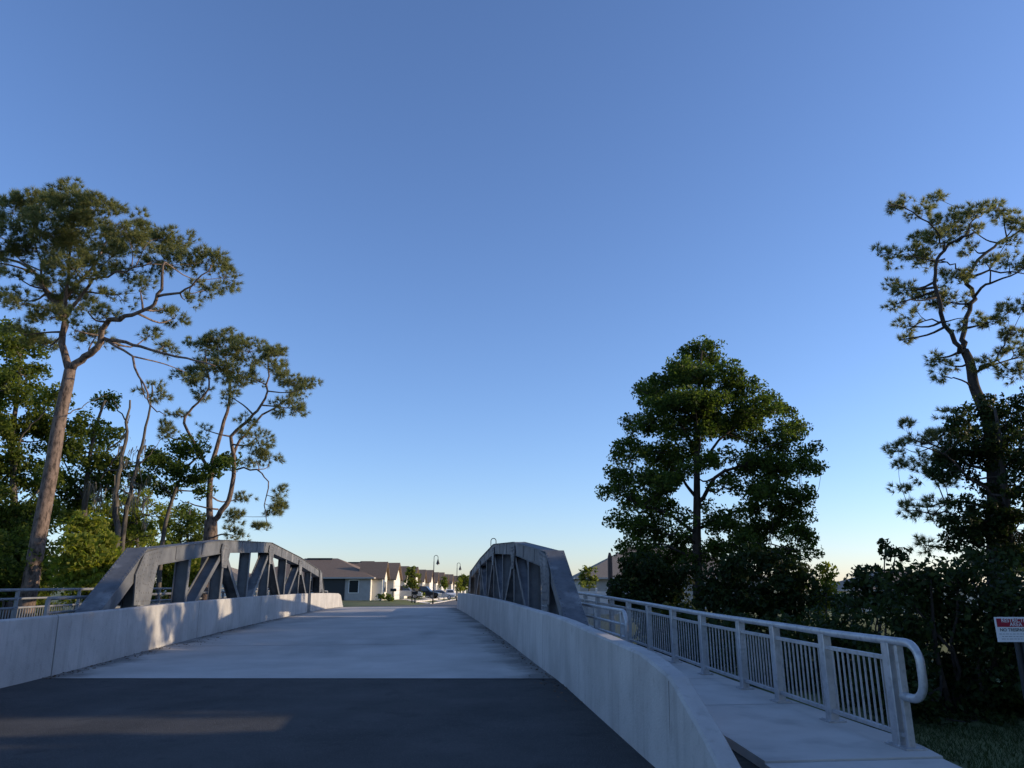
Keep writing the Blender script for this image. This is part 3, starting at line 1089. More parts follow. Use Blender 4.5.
# ------------------------------------------------------------------ cars, mailboxes
def car(label, paint, x, y, rz, suv=False):
    t = thing('parked_car', label, 'car', (0, 0, 0), 'cars parked in front of the houses')
    L, W = 4.6, 1.8
    top = 1.7 if suv else 1.45
    sh = .98 if suv else .88
    body = [(-2.3, .35), (-2.3, .75), (-2.15, sh), (-1.2, sh + .02), (.95, sh), (2.05, sh - .14), (2.28, .62), (2.3, .35)]
    m = MB()
    ring = []
    for y_, s in ((-W / 2, .94), (-W / 2 + .12, 1), (W / 2 - .12, 1), (W / 2, .94)):
        ring.append([(a * (1 if s == 1 else .985), y_, .35 + (b - .35) * s) for a, b in body])
    m.loft(ring)
    m.build('body', M[paint], t)
    back = -2.15 if suv else -1.75
    cab = [(back, sh), (back + .28, top - .06), (-.1, top), (.35, top - .05), (1.05, sh)]
    m = MB()
    ring = []
    for y_, s in ((-W / 2 + .10, 0), (-W / 2 + .26, 1), (W / 2 - .26, 1), (W / 2 - .10, 0)):
        ring.append([(a, y_, sh - .02 if s == 0 else b - .0) for a, b in cab])
    m.loft(ring)
    cb = m.build('cabin_roof', M[paint], t)
    g = MB()
    for s in (-1, 1):
        q = [(back + .22, s * (W / 2 - .115), sh + .05), (.85, s * (W / 2 - .115), sh + .05), (.33, s * (W / 2 - .22), top - .12), (back + .40, s * (W / 2 - .22), top - .12)]
        g.prism(q, (0, s * .01, 0))
    g.build('side_window', M['glass'], cb)
    g = MB()
    g.prism([(1.04, -W / 2 + .28, sh + .03), (1.04, W / 2 - .28, sh + .03), (.40, W / 2 - .34, top - .09), (.40, -W / 2 + .34, top - .09)], (.02, 0, .01))
    g.build('windscreen', M['glass'], cb)
    g = MB()
    g.prism([(back - .005, -W / 2 + .3, sh + .06), (back - .005, W / 2 - .3, sh + .06), (back + .24, W / 2 - .34, top - .12), (back + .24, -W / 2 + .34, top - .12)], (-.02, 0, .01))
    g.build('rear_window', M['glass'], cb)
    for sx in (-1.42, 1.42):
        for s in (-1, 1):
            wm = MB()
            wm.loft([[(sx + r * math.cos(k * math.pi / 8), s * yy, .33 + r * math.sin(k * math.pi / 8)) for k in range(16)] for r, yy in ((.30, .68), (.33, .70), (.33, .89), (.29, .91))])
            wo = wm.build('wheel', M['rubber'], t)
            wm = MB()
            wm.loft([[(sx + r * math.cos(k * math.pi / 6), s * yy, .33 + r * math.sin(k * math.pi / 6)) for k in range(12)] for r, yy in ((.20, .905), (.20, .918), (.05, .925))])
            wm.build('rim', M['carsilver'], wo)
    for s in (-1, 1):
        hm = MB()
        hm.box(2.2, 2.31, s * .62 - .17, s * .62 + .17, .6, .74)
        hm.build('headlight', M['lampglass'], t)
        hm = MB()
        hm.box(-2.32, -2.25, s * .66 - .12, s * .66 + .12, .68, .86)
        hm.build('tail_light', M['signred'], t)
    t.location = (x, y, terrain_h(x, y) + .04)
    t.rotation_euler = (0, 0, rz)
    return t


def gx(px, Y):
    return at(px, 597, Y)[0]


car('silver suv parked beside the mailbox at the second house', 'carsilver', gx(404, 98), 98, R(4), True)
car('dark car parked in front of the third house, behind the lamp post', 'cardark', gx(424, 109), 109, R(-8), True)
car('pale silver car parked right of the street lamp post', 'carsilver', gx(440, 118), 118, R(5))
car('small white car farthest along the street', 'carwhite', gx(449.5, 140), 140, R(-75))


def mailbox(label, x, y):
    g_ = terrain_h(x, y)
    t = thing('mailbox', label, 'mailbox', (x, y, g_), 'mailboxes on the verge')
    MB().box(x - .06, x + .06, y - .06, y + .06, g_ - .1, g_ + 1.0).build('post', M['black'], t)
    m = MB()
    prof = [(-.14, 0), (.14, 0), (.14, .18)] + [(.14 * math.cos(a), .18 + .14 * math.sin(a)) for a in np.linspace(.3, math.pi - .3, 6)] + [(-.14, .18)]
    m.loft([[(x - .3, y + a, g_ + 1.0 + b) for a, b in prof], [(x + .32, y + a, g_ + 1.0 + b) for a, b in prof]])
    m.build('box', M['black'], t)


mailbox('black mailbox on the lawn left of the silver suv', gx(393, 84), 84)
mailbox('black mailbox between the silver suv and the dark car', gx(415, 88), 88)


# ------------------------------------------------------------------ foliage engine
def leaves(C, size, up_bias=.4, aspect=.55):
    """rhombic leaves at centres C"""
    n = len(C)
    nrm = rng.normal(size=(n, 3))
    nrm[:, 2] += up_bias * np.sign(rng.random(n) - .2)
    nrm /= np.linalg.norm(nrm, axis=1)[:, None]
    a = np.cross(nrm, rng.normal(size=(n, 3)))
    a /= np.linalg.norm(a, axis=1)[:, None] + 1e-9
    b = np.cross(nrm, a)
    s = size * rng.uniform(.5, 1.5, n)[:, None]
    V = np.stack([C - a * s * .5, C + b * s * .5 * aspect + nrm * s * .08, C + a * s * .5, C - b * s * .5 * aspect + nrm * s * .08], axis=1).reshape(-1, 3)
    F = np.arange(4 * n).reshape(n, 4)
    return V, F


def needles(C, D, n_each=32, length=.24, width=.018, cone=.85):
    """needle tufts at C pointing along D"""
    n = len(C)
    c = np.repeat(C, n_each, axis=0)
    d = np.repeat(D, n_each, axis=0) + rng.normal(size=(n * n_each, 3)) * cone * .75
    d /= np.linalg.norm(d, axis=1)[:, None] + 1e-9
    L = length * rng.uniform(.7, 1.2, n * n_each)[:, None]
    s = np.cross(d, rng.normal(size=d.shape))
    s /= np.linalg.norm(s, axis=1)[:, None] + 1e-9
    st = c + np.repeat(rng.normal(size=(n, 3)) * .0, n_each, axis=0)
    V = np.stack([st - s * width * .5, st + s * width * .5, st + d * L], axis=1).reshape(-1, 3)
    F = np.arange(3 * len(c)).reshape(-1, 3)
    return V, F


def in_ball(n, shell=.5):
    d = rng.normal(size=(n, 3))
    d /= np.linalg.norm(d, axis=1)[:, None]
    r = rng.random(n) ** (1 / (3 + 3 * shell))
    return d * r[:, None]


def limb_points(limbs):
    P, Rr = [], []
    for pts, r0, r1 in limbs:
        pts = np.array(pts)
        for i in range(len(pts) - 1):
            for f in np.linspace(0, 1, 6, endpoint=False):
                P.append(pts[i] * (1 - f) + pts[i + 1] * f)
                t = (i + f) / max(1, len(pts) - 1)
                Rr.append(r0 + (r1 - r0) * t)
        P.append(pts[-1])
        Rr.append(r1)
    return np.array(P), np.array(Rr)


def smooth_path(pts, sub=3, wob=0.0):
    """Catmull-Rom through the points"""
    pts = [np.array(p, float) for p in pts]
    if len(pts) < 3:
        return pts
    ext = [2 * pts[0] - pts[1]] + pts + [2 * pts[-1] - pts[-2]]
    out = []
    for i in range(1, len(ext) - 2):
        p0, p1, p2, p3 = ext[i - 1:i + 3]
        for k in range(sub):
            t = k / sub
            q = .5 * ((2 * p1) + (-p0 + p2) * t + (2 * p0 - 5 * p1 + 4 * p2 - p3) * t * t + (-p0 + 3 * p1 - 3 * p2 + p3) * t ** 3)
            out.append(q + rng.normal(size=3) * wob)
    out.append(pts[-1])
    return out


def plant(name, label, cat, base, limbs, lobes, leaf, bark, kind='leaf', size=.14, dens=1.0, clump_r=.34, per=34, group=None, twig=True, foliage_name='crown', trunk_name='trunk', shell=.5, flat=.75, extra=None, nsides=9, tlen=.24):
    """lobes: (centre, (rx, ry, rz), density) in metres.  limbs: (points, r0, r1)"""
    t = thing(name, label, cat, base, group)
    tm = MB()
    sm = []
    for i, (pts, r0, r1) in enumerate(limbs):
        path = smooth_path(pts, 3, .0 if i == 0 else .035)
        k = len(path)
        rad = [r0 + (r1 - r0) * (q / (k - 1)) ** .85 for q in range(k)]
        if i == 0:
            rad[0] *= 1.25
        if i:
            rad = [q * .82 for q in rad]
        tm.tube(path, rad, nsides if i == 0 else 6)
        sm.append((path, r0, r1))
    LP, LR = limb_points(sm) if sm else (None, None)
    C, D = [], []
    for (c, r, dn) in lobes:
        c = np.array(c, float)
        r = np.array(r, float)
        vol = r[0] * r[2] * 4
        n = max(2, int(dn * dens * vol / (clump_r ** 2) * .9))
        cc = c + in_ball(n, shell) * r
        if twig and LP is not None:
            # pick a limb point near the lobe, preferring lower ones
            dist = np.linalg.norm((LP - c) * [1, 1, 1], axis=1) + np.maximum(0, LP[:, 2] - c[2]) * 1.2
            j = int(np.argmin(dist))
            p0 = LP[j]
            mid = (p0 + c) / 2 + np.array([0, 0, -.06]) * np.linalg.norm(c - p0) + rng.normal(size=3) * .08 * np.linalg.norm(c - p0)
            rb = min(LR[j] * .6, .05)
            tm.tube(smooth_path([p0, mid, c], 3), [rb * (1 - .6 * q / 6) for q in range(7)], 5, cap=False)
            for q in range(n):
                if rng.random() < .7:
                    tgt = cc[q]
                    mid2 = (c + tgt) / 2 + rng.normal(size=3) * .06
                    tm.tube([c, mid2, tgt], [rb * .38, rb * .25, .006], 3, cap=False)
        for q in range(n):
            k = max(3, int(per * rng.uniform(.6, 1.4)))
            pts = cc[q] + in_ball(k, .2) * np.array([clump_r, clump_r, clump_r * flat]) * rng.uniform(.7, 1.25)
            C.append(pts)
            out = (cc[q] - c) / (np.linalg.norm(cc[q] - c) + 1e-6)
            dd = pts - cc[q]
            dd = dd / (np.linalg.norm(dd, axis=1)[:, None] + 1e-6) * .5 + out * .55 + np.array([0, 0, .45])
            D.append(dd / np.linalg.norm(dd, axis=1)[:, None])
    C = np.concatenate(C)
    D = np.concatenate(D)
    if kind == 'leaf':
        V, F = leaves(C, size)
    else:
        V, F = needles(C, D, length=tlen)
    if tm.v:
        tm.build(trunk_name, M[bark], t, smooth=True, fix=False)
    link(foliage_name, V, F, M[leaf], t)
    return t


def L3(rows, Y, dy=1.5, k=1.0, dn=1.0):
    """lobes from measured outlines: (px, py, rx, ry[, density[, Y]]) at distance Y, each at its own depth"""
    out = []
    for row in rows:
        px, py, rx, ry = row[:4]
        d = row[4] if len(row) > 4 else 1.0
        y = (row[5] if len(row) > 5 else Y) + rng.uniform(-dy, dy)
        c = at(px, py, y)
        s = y / 768.0 / math.cos(math.atan((590 - py) / 768.0))
        out.append((c, (rx * s * k, (rx + ry) / 2 * s * k * 1.1, ry * s * k), d * dn))
    return out


def PL(pts, Y, bend=0.0):
    """limb from measured points, drifting 'bend' metres in depth along its length"""
    n = len(pts)
    return [at(p[0], p[1], (p[2] if len(p) > 2 else Y + bend * i / max(1, n - 1))) for i, p in enumerate(pts)]


# ------------------------------------------------------------------ left pines
Y = 28.0
b = at(24, 612, Y)
base = (b[0], Y, -.2)
limbs = [
    ([base] + PL([(30, 586), (39, 535), (52, 466), (59, 423), (67, 386), (70, 370)], Y), .31, .21),
    (PL([(70, 371), (63, 345), (64, 315), (52, 297), (38, 280), (28, 266), (0, 257)], Y, 1.5), .19, .05),
    (PL([(70, 371), (85, 357), (98, 347), (102, 330), (110, 320), (125, 318), (150, 308), (158, 295), (163, 275), (165, 262)], Y, -2), .19, .05),
    (PL([(157, 297, 26.5), (180, 292, 26), (195, 281, 25.7), (212, 265, 25.5)], Y), .07, .03),
    (PL([(101, 338, 27.5), (125, 341, 27), (150, 350, 26.6), (187, 358, 26), (215, 366, 25.8)], Y), .10, .03),
    (PL([(110, 341, 27.2), (130, 357, 27), (143, 385, 26.7), (150, 405, 26.5), (165, 415, 26.3)], Y), .07, .02),
    (PL([(64, 318), (85, 290), (100, 278), (125, 270), (150, 264)], Y, -1.5), .09, .03),
    (PL([(63, 335), (66, 290), (70, 250), (75, 212)], Y, -.5), .12, .03),
    (PL([(64, 315), (44, 290), (40, 262), (30, 225)], Y, 1), .09, .03),
    (PL([(66, 300), (95, 265), (110, 235), (120, 222)], Y, 1.8), .08, .03),
]
rows = [(68, 196, 22, 13), (40, 205, 25, 16), (12, 210, 20, 16), (96, 210, 24, 17), (45, 235, 32, 18), (90, 238, 32, 18), (124, 226, 22, 16), (8, 240, 20, 16),
        (140, 240, 18, 15), (172, 240, 20, 16), (165, 260, 24, 11), (208, 262, 20, 15), (224, 278, 12, 13), (205, 290, 14, 8, .7), (75, 270, 30, 16, .9), (75, 297, 36, 13, .8), (40, 278, 20, 12, .6),
        (118, 295, 20, 9, .5), (175, 318, 12, 7), (165, 308, 8, 6, .7), (150, 335, 12, 7, .8), (35, 305, 26, 10, .6), (95, 338, 20, 9, .7), (130, 268, 22, 10, .7), (55, 250, 40, 16, .6), (110, 258, 25, 14, .7),
        (165, 345, 16, 7, .7), (150, 395, 16, 9, .7), (185, 372, 12, 7, .6), (-15, 225, 20, 20), (-20, 260, 22, 14), (15, 275, 18, 8, .5), (60, 215, 36, 16, .8), (18, 300, 22, 9, .6), (50, 318, 20, 9, .6), (88, 312, 18, 8, .5), (25, 335, 20, 9, .7), (105, 318, 12, 6, .5), (45, 345, 16, 8, .5), (140, 290, 16, 8, .5), (185, 300, 10, 6, .5), (75, 330, 14, 7, .5)]
PN = dict(kind='needle', clump_r=.36, per=13, dens=1.15, shell=.3, flat=.6)
plant('pine_tree', 'tall leaning pine with reddish trunk, leftmost and highest of the trees', 'tree', base, limbs, L3(rows, Y, 2.0), 'pine', 'bark_pine', group='pines', **PN)

Y = 37.0
b = at(210, 560, Y)
base = (b[0], Y, -.4)
limbs = [
    ([base] + PL([(210, 545), (211, 520)], Y), .40, .30),
    (PL([(211, 522), (209, 500), (212, 470), (218, 440), (227, 411), (230, 385), (226, 360)], Y, 1), .22, .05),
    (PL([(211, 524), (222, 512), (231, 492), (234, 466), (231, 437), (248, 421), (263, 404), (268, 385), (268, 360)], Y, -1.5), .19, .04),
    (PL([(233, 455), (240, 440), (257, 421), (275, 406), (289, 398), (300, 385)], Y, .5), .10, .03),
    (PL([(212, 472), (192, 440), (185, 417), (198, 403), (208, 388), (207, 370), (205, 350)], Y, -1), .12, .03),
    (PL([(235, 470), (257, 470), (268, 482), (266, 505), (268, 528)], Y, -1), .06, .02),
    (PL([(218, 510), (195, 505), (180, 500)], Y, -.5), .06, .02),
]
rows = [(205, 345, 18, 10), (226, 340, 22, 10), (250, 352, 20, 14), (273, 362, 16, 15), (293, 380, 16, 13), (308, 388, 9, 9), (288, 408, 14, 13, .8), (218, 368, 26, 16), (243, 378, 20, 12, .8), (200, 388, 12, 10, .7),
        (226, 394, 12, 8, .6), (256, 438, 16, 11, .8), (270, 458, 12, 8, .8), (245, 420, 12, 8, .5), (235, 515, 10, 8), (274, 505, 10, 12, .8), (262, 530, 10, 7, .8), (280, 492, 8, 6, .8), (232, 535, 12, 6), (190, 375, 16, 9, .7), (165, 430, 16, 9, .6),
        (178, 415, 12, 7, .5), (205, 430, 10, 7, .5), (255, 458, 14, 9, .6), (245, 498, 8, 8, .6)]
plant('pine_tree', 'forked pine behind the left truss, its open crown against the sky', 'tree', base, limbs, L3(rows, Y, 2.2), 'pine', 'bark_pine', group='pines', **PN)

# ------------------------------------------------------------------ left woods
Y = 33.0
b = at(12, 600, Y)
base = (b[0], Y, -.3)
limbs = [([base] + PL([(10, 560), (14, 500), (12, 440), (18, 390), (20, 350)], Y), .22, .06), (PL([(13, 480), (20, 440), (32, 425), (48, 408)], Y, -1), .09, .03), (PL([(12, 460), (0, 420), (-15, 390)], Y), .08, .03), (PL([(12, 520), (40, 490), (60, 470)], Y, 1), .08, .03)]
rows = [(8, 330, 14, 10), (30, 345, 18, 14), (55, 400, 16, 14, .8), (50, 425, 18, 14, .8), (12, 345, 18, 16), (25, 375, 22, 16), (5, 390, 20, 20), (-20, 400, 25, 25), (40, 400, 16, 12, .7), (15, 420, 25, 18), (45, 440, 20, 16, .8), (-10, 440, 25, 20), (15, 470, 28, 20), (55, 475, 18, 14, .7), (-5, 510, 30, 24), (35, 515, 24, 18), (10, 550, 34, 22), (-25, 480, 25, 30), (-30, 550, 25, 40)]
LV = dict(kind='leaf', size=.16, clump_r=.38, per=66, dens=1.6, shell=.3)
plant('oak_tree', 'broad leafy tree at the left picture edge, behind the tall pine', 'tree', base, limbs, L3(rows, Y, 1.8), 'oak', 'bark_grey', group='leafy trees on the left bank', **LV)

Y = 35.0
b = at(92, 600, Y)
base = (b[0], Y, -.3)
limbs = [([base] + PL([(90, 560), (84, 520), (88, 470), (95, 430), (105, 400)], Y), .2, .05), (PL([(88, 475), (105, 452), (122, 440), (130, 415)], Y, -1), .07, .02), (PL([(86, 500), (68, 470), (60, 440)], Y, 1), .07, .02), (PL([(66, 415), (80, 408), (92, 400), (108, 395)], 30, 1), .04, .01)]
rows = [(108, 402, 12, 9), (85, 425, 16, 13), (105, 438, 16, 11), (70, 448, 20, 14), (95, 460, 22, 12), (115, 470, 18, 10), (80, 480, 20, 14), (105, 488, 18, 10), (65, 500, 20, 14), (140, 478, 14, 8), (45, 480, 16, 12), (75, 520, 16, 10, .7)]
plant('oak_tree', 'dark leafy tree between the tall pine and the mossy trunks', 'tree', base, limbs, L3(rows, Y, 1.8), 'oak', 'bark_grey', group='leafy trees on the left bank', **LV)

Y = 36.0
b = at(160, 600, Y)
base = (b[0], Y, -.4)
limbs = [([base] + PL([(162, 545), (172, 500), (185, 470), (200, 455)], Y), .13, .04), (PL([(172, 500), (160, 480), (150, 468)], Y), .05, .02), (PL([(178, 485), (195, 480), (215, 474)], Y), .05, .02)]
rows = [(190, 448, 20, 11), (215, 468, 18, 10), (165, 468, 20, 11), (190, 475, 20, 9), (150, 458, 14, 9), (230, 460, 10, 8), (172, 488, 14, 7), (205, 492, 12, 6, .7)]
plant('oak_tree', 'small dark leafed tree in front of the forked pine', 'tree', base, limbs, L3(rows, Y, 1.4), 'cypress', 'bark_grey', group='leafy trees on the left bank', **LV)

Y = 44.0
b = at(188, 580, Y)
base = (b[0], Y, -.4)
limbs = [([base] + PL([(188, 555), (187, 530), (190, 510)], Y), .12, .04)]
rows = [(188, 512, 12, 8), (178, 522, 10, 8), (200, 524, 10, 9), (190, 535, 14, 9), (176, 542, 8, 8, .8), (205, 540, 8, 8, .8)]
plant('leafy_tree', 'small round tree low between the mossy trunks and forked pine', 'tree', base, limbs, L3(rows, Y, 1.2), 'oak', 'bark_grey', group='leafy trees on the left bank', **LV)
Y = 60.0
for (lab, rws, bx) in (('pale far tree just above the left truss end post', [(150, 520, 12, 9), (140, 535, 14, 10), (160, 537, 12, 10), (150, 550, 18, 10)], 150),
                       ('far green tree seen through the left truss panels', [(168, 545, 10, 10), (178, 560, 14, 12), (195, 568, 14, 10), (162, 565, 14, 12)], 178)):
    b = at(bx, 595, Y)
    base = (b[0], Y, -.1)
    plant('leafy_tree', lab, 'tree', base, [([base] + PL([(bx, 575), (bx + 1, 550), (bx, 530)], Y), .16, .04)], L3(rws, Y, 1.5), 'bright', 'bark_grey', group='leafy trees on the left bank', kind='leaf', size=.24, clump_r=.5, per=26, dens=1.1)

Y = 46.0
b = at(138, 590, Y)
base = (b[0], Y, -.3)
plant('leafy_tree', 'pale airy tree behind the mossy trunks', 'tree', base, [([base] + PL([(138, 560), (136, 520), (140, 480), (138, 450)], Y), .16, .03), (PL([(137, 520), (150, 495), (158, 480)], Y), .06, .02)],
      L3([(135, 500, 16, 12, .9), (150, 485, 12, 10, .7), (120, 510, 18, 16, 1), (148, 515, 18, 14, 1), (100, 500, 18, 16, 1), (85, 520, 20, 18, 1), (120, 485, 14, 10, .7), (172, 515, 12, 10, .7), (132, 540, 18, 14, .8), (160, 505, 10, 10, .5), (110, 530, 16, 16, .8), (140, 465, 10, 8, .4), (165, 530, 12, 10, .6)], Y, 1.5), 'bright', 'bark_grey', group='leafy trees on the left bank', kind='leaf', size=.18, clump_r=.4, per=40, dens=1.1)

# mossy bare trunks
Y = 33.5
b = at(116, 600, Y)
base = (b[0], Y, -.3)
t = thing('snag_tree', 'thin bare trunks hung with grey moss, behind the left truss end post', 'tree', base)
m = MB()
limbs = [([base] + PL([(117, 546), (116, 503), (120, 475), (124, 449), (127, 423), (130, 400)], Y), .16, .04), ([(base[0] + .25, Y + .5, -.3)] + PL([(122, 543), (130, 495), (137, 465), (143, 437), (150, 408), (152, 385)], Y + .5), .13, .03),
         (PL([(121, 470), (108, 470), (100, 480)], Y), .05, .015), (PL([(124, 449), (112, 462), (106, 470)], Y), .06, .02), (PL([(127, 423), (118, 410), (112, 398)], Y), .04, .01), (PL([(137, 465), (150, 455), (160, 440)], Y), .04, .01),
         (PL([(130, 495), (118, 488), (100, 492), (92, 498)], Y), .04, .012)]
for i, (pts, r0, r1) in enumerate(limbs):
    path = smooth_path(pts, 3, .03)
    m.tube(path, list(np.linspace(r0, r1, len(path))), 7)
m.build('trunk', M['bark_grey'], t, smooth=True, fix=False)
V, F, o = [], [], 0
bunch = [(rng.uniform(88, 118), rng.uniform(478, 500)) for _ in range(9)] + [(rng.uniform(118, 148), rng.uniform(430, 520)) for _ in range(16)]
for q in range(200):
    px, py = bunch[q % len(bunch)]
    px, py = px + rng.normal() * 2.2, py + rng.normal() * 2.5
    p = at(px, py, Y + rng.uniform(-1.2, 1.2))
    L = rng.uniform(.2, 1.1) if px < 118 else rng.uniform(.2, .9)
    wdt = rng.uniform(.015, .04)
    ang = rng.uniform(0, math.pi)
    dx, dy_ = math.cos(ang) * wdt, math.sin(ang) * wdt
    sw = rng.normal(size=2) * .06
    V += [(p[0] - dx, p[1] - dy_, p[2]), (p[0] + dx, p[1] + dy_, p[2]), (p[0] + dx * .7 + sw[0], p[1] + dy_ * .7 + sw[1], p[2] - L * .6), (p[0] + sw[0] * 1.5, p[1] + sw[1] * 1.5, p[2] - L)]
    F.append((o, o + 1, o + 2, o + 3))
    o += 4
tag(link('moss', np.array(V), np.array(F), M['moss'], t), kind='stuff')


# the wood goes on to the left, behind and beyond the tall pine
proto = None
for i, (x, y, h, lb) in enumerate([(-28.5, 43, 1.25, 'straight behind the tall pine'), (-24.5, 47, 1.1, 'low behind the mossy trunks'), (-33, 39, 1.35, 'at the left edge behind the pine'), (-40, 33, 1.5, 'outside the left edge'), (-37, 47, 1.5, 'deeper at the left edge'), (-30, 27, 1.2, 'nearest to the left sidewalk'), (-46, 24, 1.4, 'far out on the left bank'), (-36, 18, 1.2, 'left of the flared barrier'), (-20.5, 50, .8, 'smallest, behind the pine trunks')]):
    lbl = 'sunlit leafy tree of the left wood, ' + lb
    zb = terrain_h(x, y) - .1
    if proto is None:
        base = np.array([x, y, zb])
        lob = []
        for q in range(26):
            z = rng.uniform(.3, 6.3)
            rr_ = 2.4 * (1 - abs(z - 2.8) / 5.2)
            a = rng.uniform(0, 2 * math.pi)
            lob.append((base + [math.cos(a) * rr_ * rng.uniform(.3, 1), math.sin(a) * rr_ * rng.uniform(.3, 1), z], (1.0, 1.0, .6), 1))
        lm = [([base, base + [.1, 0, 2], base + [-.1, .1, 4.2], base + [0, 0, 6]], .15, .04)]
        proto = plant('leafy_tree', lbl, 'tree', base, lm, lob, 'oak', 'bark_grey', kind='leaf', size=.17, clump_r=.4, per=50, dens=1.5, group='leafy trees of the left wood')
        o = proto
    else:
        o = copy_tree(proto)
        o['label'] = lbl
    o.location = (x, y, zb)
    o.scale = (h, h, h)
    o.rotation_euler = (0, 0, i * 1.3)

# sunlit shrubs on the left bank
def bush(name, label, rows, Y, leaf, base_px, size=.17, clump_r=.32, per=42, dens=1.8, dy=1.0, group=None, zb=-.3, bark='bark_dark', cat='shrub', kind='leaf'):
    b = at(base_px, 600, Y)
    base = (b[0], Y, zb)
    lobes = L3(rows, Y, dy)
    if base_px > 600:                      # keep clear of the sidewalk railing
        for c, r, d in lobes:
            u, v = to_uv(c[0], c[1])
            c[0] += max(0, 5.75 + r[0] + clump_r - u)
    limbs = []
    for i, (c, r, d) in enumerate(lobes[:7]):
        p0 = np.array(base) + [rng.uniform(-.2, .2), rng.uniform(-.2, .2), 0]
        if c[2] < p0[2] + .3:
            continue
        limbs.append(([p0, (p0 + c) / 2 + rng.normal(size=3) * .1, c], .045, .015))
    return plant(name, label, cat, base, limbs, lobes, leaf, bark, kind=kind, size=size, clump_r=clump_r, per=per, dens=dens, group=group, trunk_name='stem', foliage_name='foliage')


G = 'sunlit shrubs on the left bank'
bush('shrub', 'bright green shrub beside the tall pine trunk', [(82, 530, 16, 16), (72, 550, 16, 16), (88, 555, 20, 18), (76, 572, 20, 16), (98, 540, 12, 12), (86, 590, 26, 14), (92, 522, 12, 12), (74, 565, 18, 14), (60, 580, 10, 12, .6)], 26.6, 'bright', 80, group=G)
bush('shrub', 'yellow green shrub between the pine and the left truss end post', [(98, 545, 14, 16), (108, 562, 16, 14), (90, 572, 16, 14), (112, 580, 16, 14), (100, 592, 20, 12), (116, 560, 12, 12)], 27.2, 'bright', 100, group=G)
bush('shrub', 'low leafy shrub left of the tall pine trunk', [(8, 545, 20, 20), (-15, 555, 22, 26), (12, 575, 22, 18), (-10, 590, 26, 16), (30, 560, 10, 14, .6)], 29, 'oak', 8, group=G)
bush('shrub', 'green shrub seen through the left truss behind its first posts', [(165, 560, 14, 14), (180, 570, 16, 12), (200, 566, 14, 12), (190, 582, 24, 10), (160, 580, 16, 12), (150, 560, 10, 12)], 40, 'bright', 178, size=.2, clump_r=.4, group=G)

# ------------------------------------------------------------------ the cypress on the right bank
Y = 32.0
b = at(699, 625, Y)
base = (b[0], Y, -.8)
limbs = [([base] + PL([(699, 605), (697, 554), (697, 496), (697, 437), (699, 385), (702, 350)], Y), .30, .03)]
limbs += [(PL(q, Y, bd), r, .02) for q, bd, r in [
    ([(698, 505), (715, 478), (744, 464), (765, 448), (785, 440)], -1.5, .12), ([(697, 500), (680, 476), (670, 452), (655, 430)], 1, .10), ([(698, 530), (735, 512), (770, 503), (800, 495)], 1.5, .10),
    ([(697, 535), (670, 515), (640, 505), (620, 495)], -1.5, .10), ([(697, 470), (720, 440), (745, 415), (765, 400)], 1.2, .09), ([(697, 450), (675, 420), (655, 400), (640, 390)], -1, .08),
    ([(698, 420), (715, 395), (735, 375)], -.8, .06), ([(697, 555), (725, 545), (770, 545), (800, 550)], -1, .08), ([(697, 560), (665, 545), (635, 545)], 1.5, .08), ([(697, 470), (700, 440), (695, 400)], -2.5, .07), ([(697, 545), (680, 530), (668, 535), (662, 528)], -2.5, .06)]]
rows = [(702, 344, 10, 6), (695, 354, 18, 8), (712, 360, 18, 8), (685, 368, 22, 8), (725, 372, 22, 9), (668, 382, 22, 8), (650, 392, 16, 7), (700, 380, 26, 10), (740, 388, 24, 10),
        (690, 400, 28, 10), (660, 408, 24, 9), (725, 404, 26, 10), (768, 398, 12, 7), (755, 412, 22, 9), (785, 410, 14, 6), (640, 425, 22, 9), (672, 428, 24, 10), (705, 424, 26, 10), (740, 430, 26, 10), (790, 432, 18, 7),
        (630, 448, 18, 8), (655, 452, 22, 9, .8), (685, 450, 20, 9, .7), (765, 442, 20, 9), (810, 448, 10, 5), (735, 455, 16, 7, .6), (618, 470, 14, 8), (642, 478, 22, 9), (668, 480, 16, 8, .7), (770, 465, 22, 10), (800, 470, 20, 8), (822, 468, 9, 5),
        (612, 492, 12, 7), (636, 500, 22, 9), (660, 508, 20, 9), (765, 488, 24, 10), (795, 492, 20, 9), (740, 510, 14, 6, .7), (625, 520, 18, 10), (650, 530, 24, 12), (680, 520, 14, 8, .8), (770, 512, 26, 9), (800, 515, 16, 8), (680, 542, 20, 10), (755, 530, 26, 9), (795, 535, 20, 9), (720, 545, 20, 8), (640, 550, 24, 10), (812, 552, 9, 6), (775, 552, 24, 9), (697, 415, 22, 10), (690, 470, 14, 8, .5), (712, 462, 14, 7, .5), (700, 440, 20, 8, .7), (705, 505, 12, 6, .4), (725, 528, 16, 7, .6), (735, 420, 24, 9), (715, 345, 8, 5), (700, 400, 26, 10), (660, 560, 26, 12), (745, 555, 28, 10), (690, 560, 18, 9, .7), (750, 470, 16, 7, .6)]
edge = [(345, 692, 712), (360, 668, 735), (390, 638, 765), (420, 630, 800), (450, 617, 812), (480, 606, 820), (510, 608, 812), (540, 614, 812), (565, 617, 808)]
for _ in range(60):
    py = rng.uniform(365, 562)
    a_ = np.interp(py, [e[0] for e in edge], [e[1] for e in edge]) + 10
    c_ = np.interp(py, [e[0] for e in edge], [e[2] for e in edge]) - 10
    px = rng.uniform(a_, c_)
    if math.hypot(px - 727, (py - 497) * 1.2) < 11 or (abs(px - 697) < 12 and py > 470) or math.hypot(px - 664, py - 522) < 6:
        continue
    rows.append((px, py, rng.uniform(12, 20), rng.uniform(7, 11), .7))
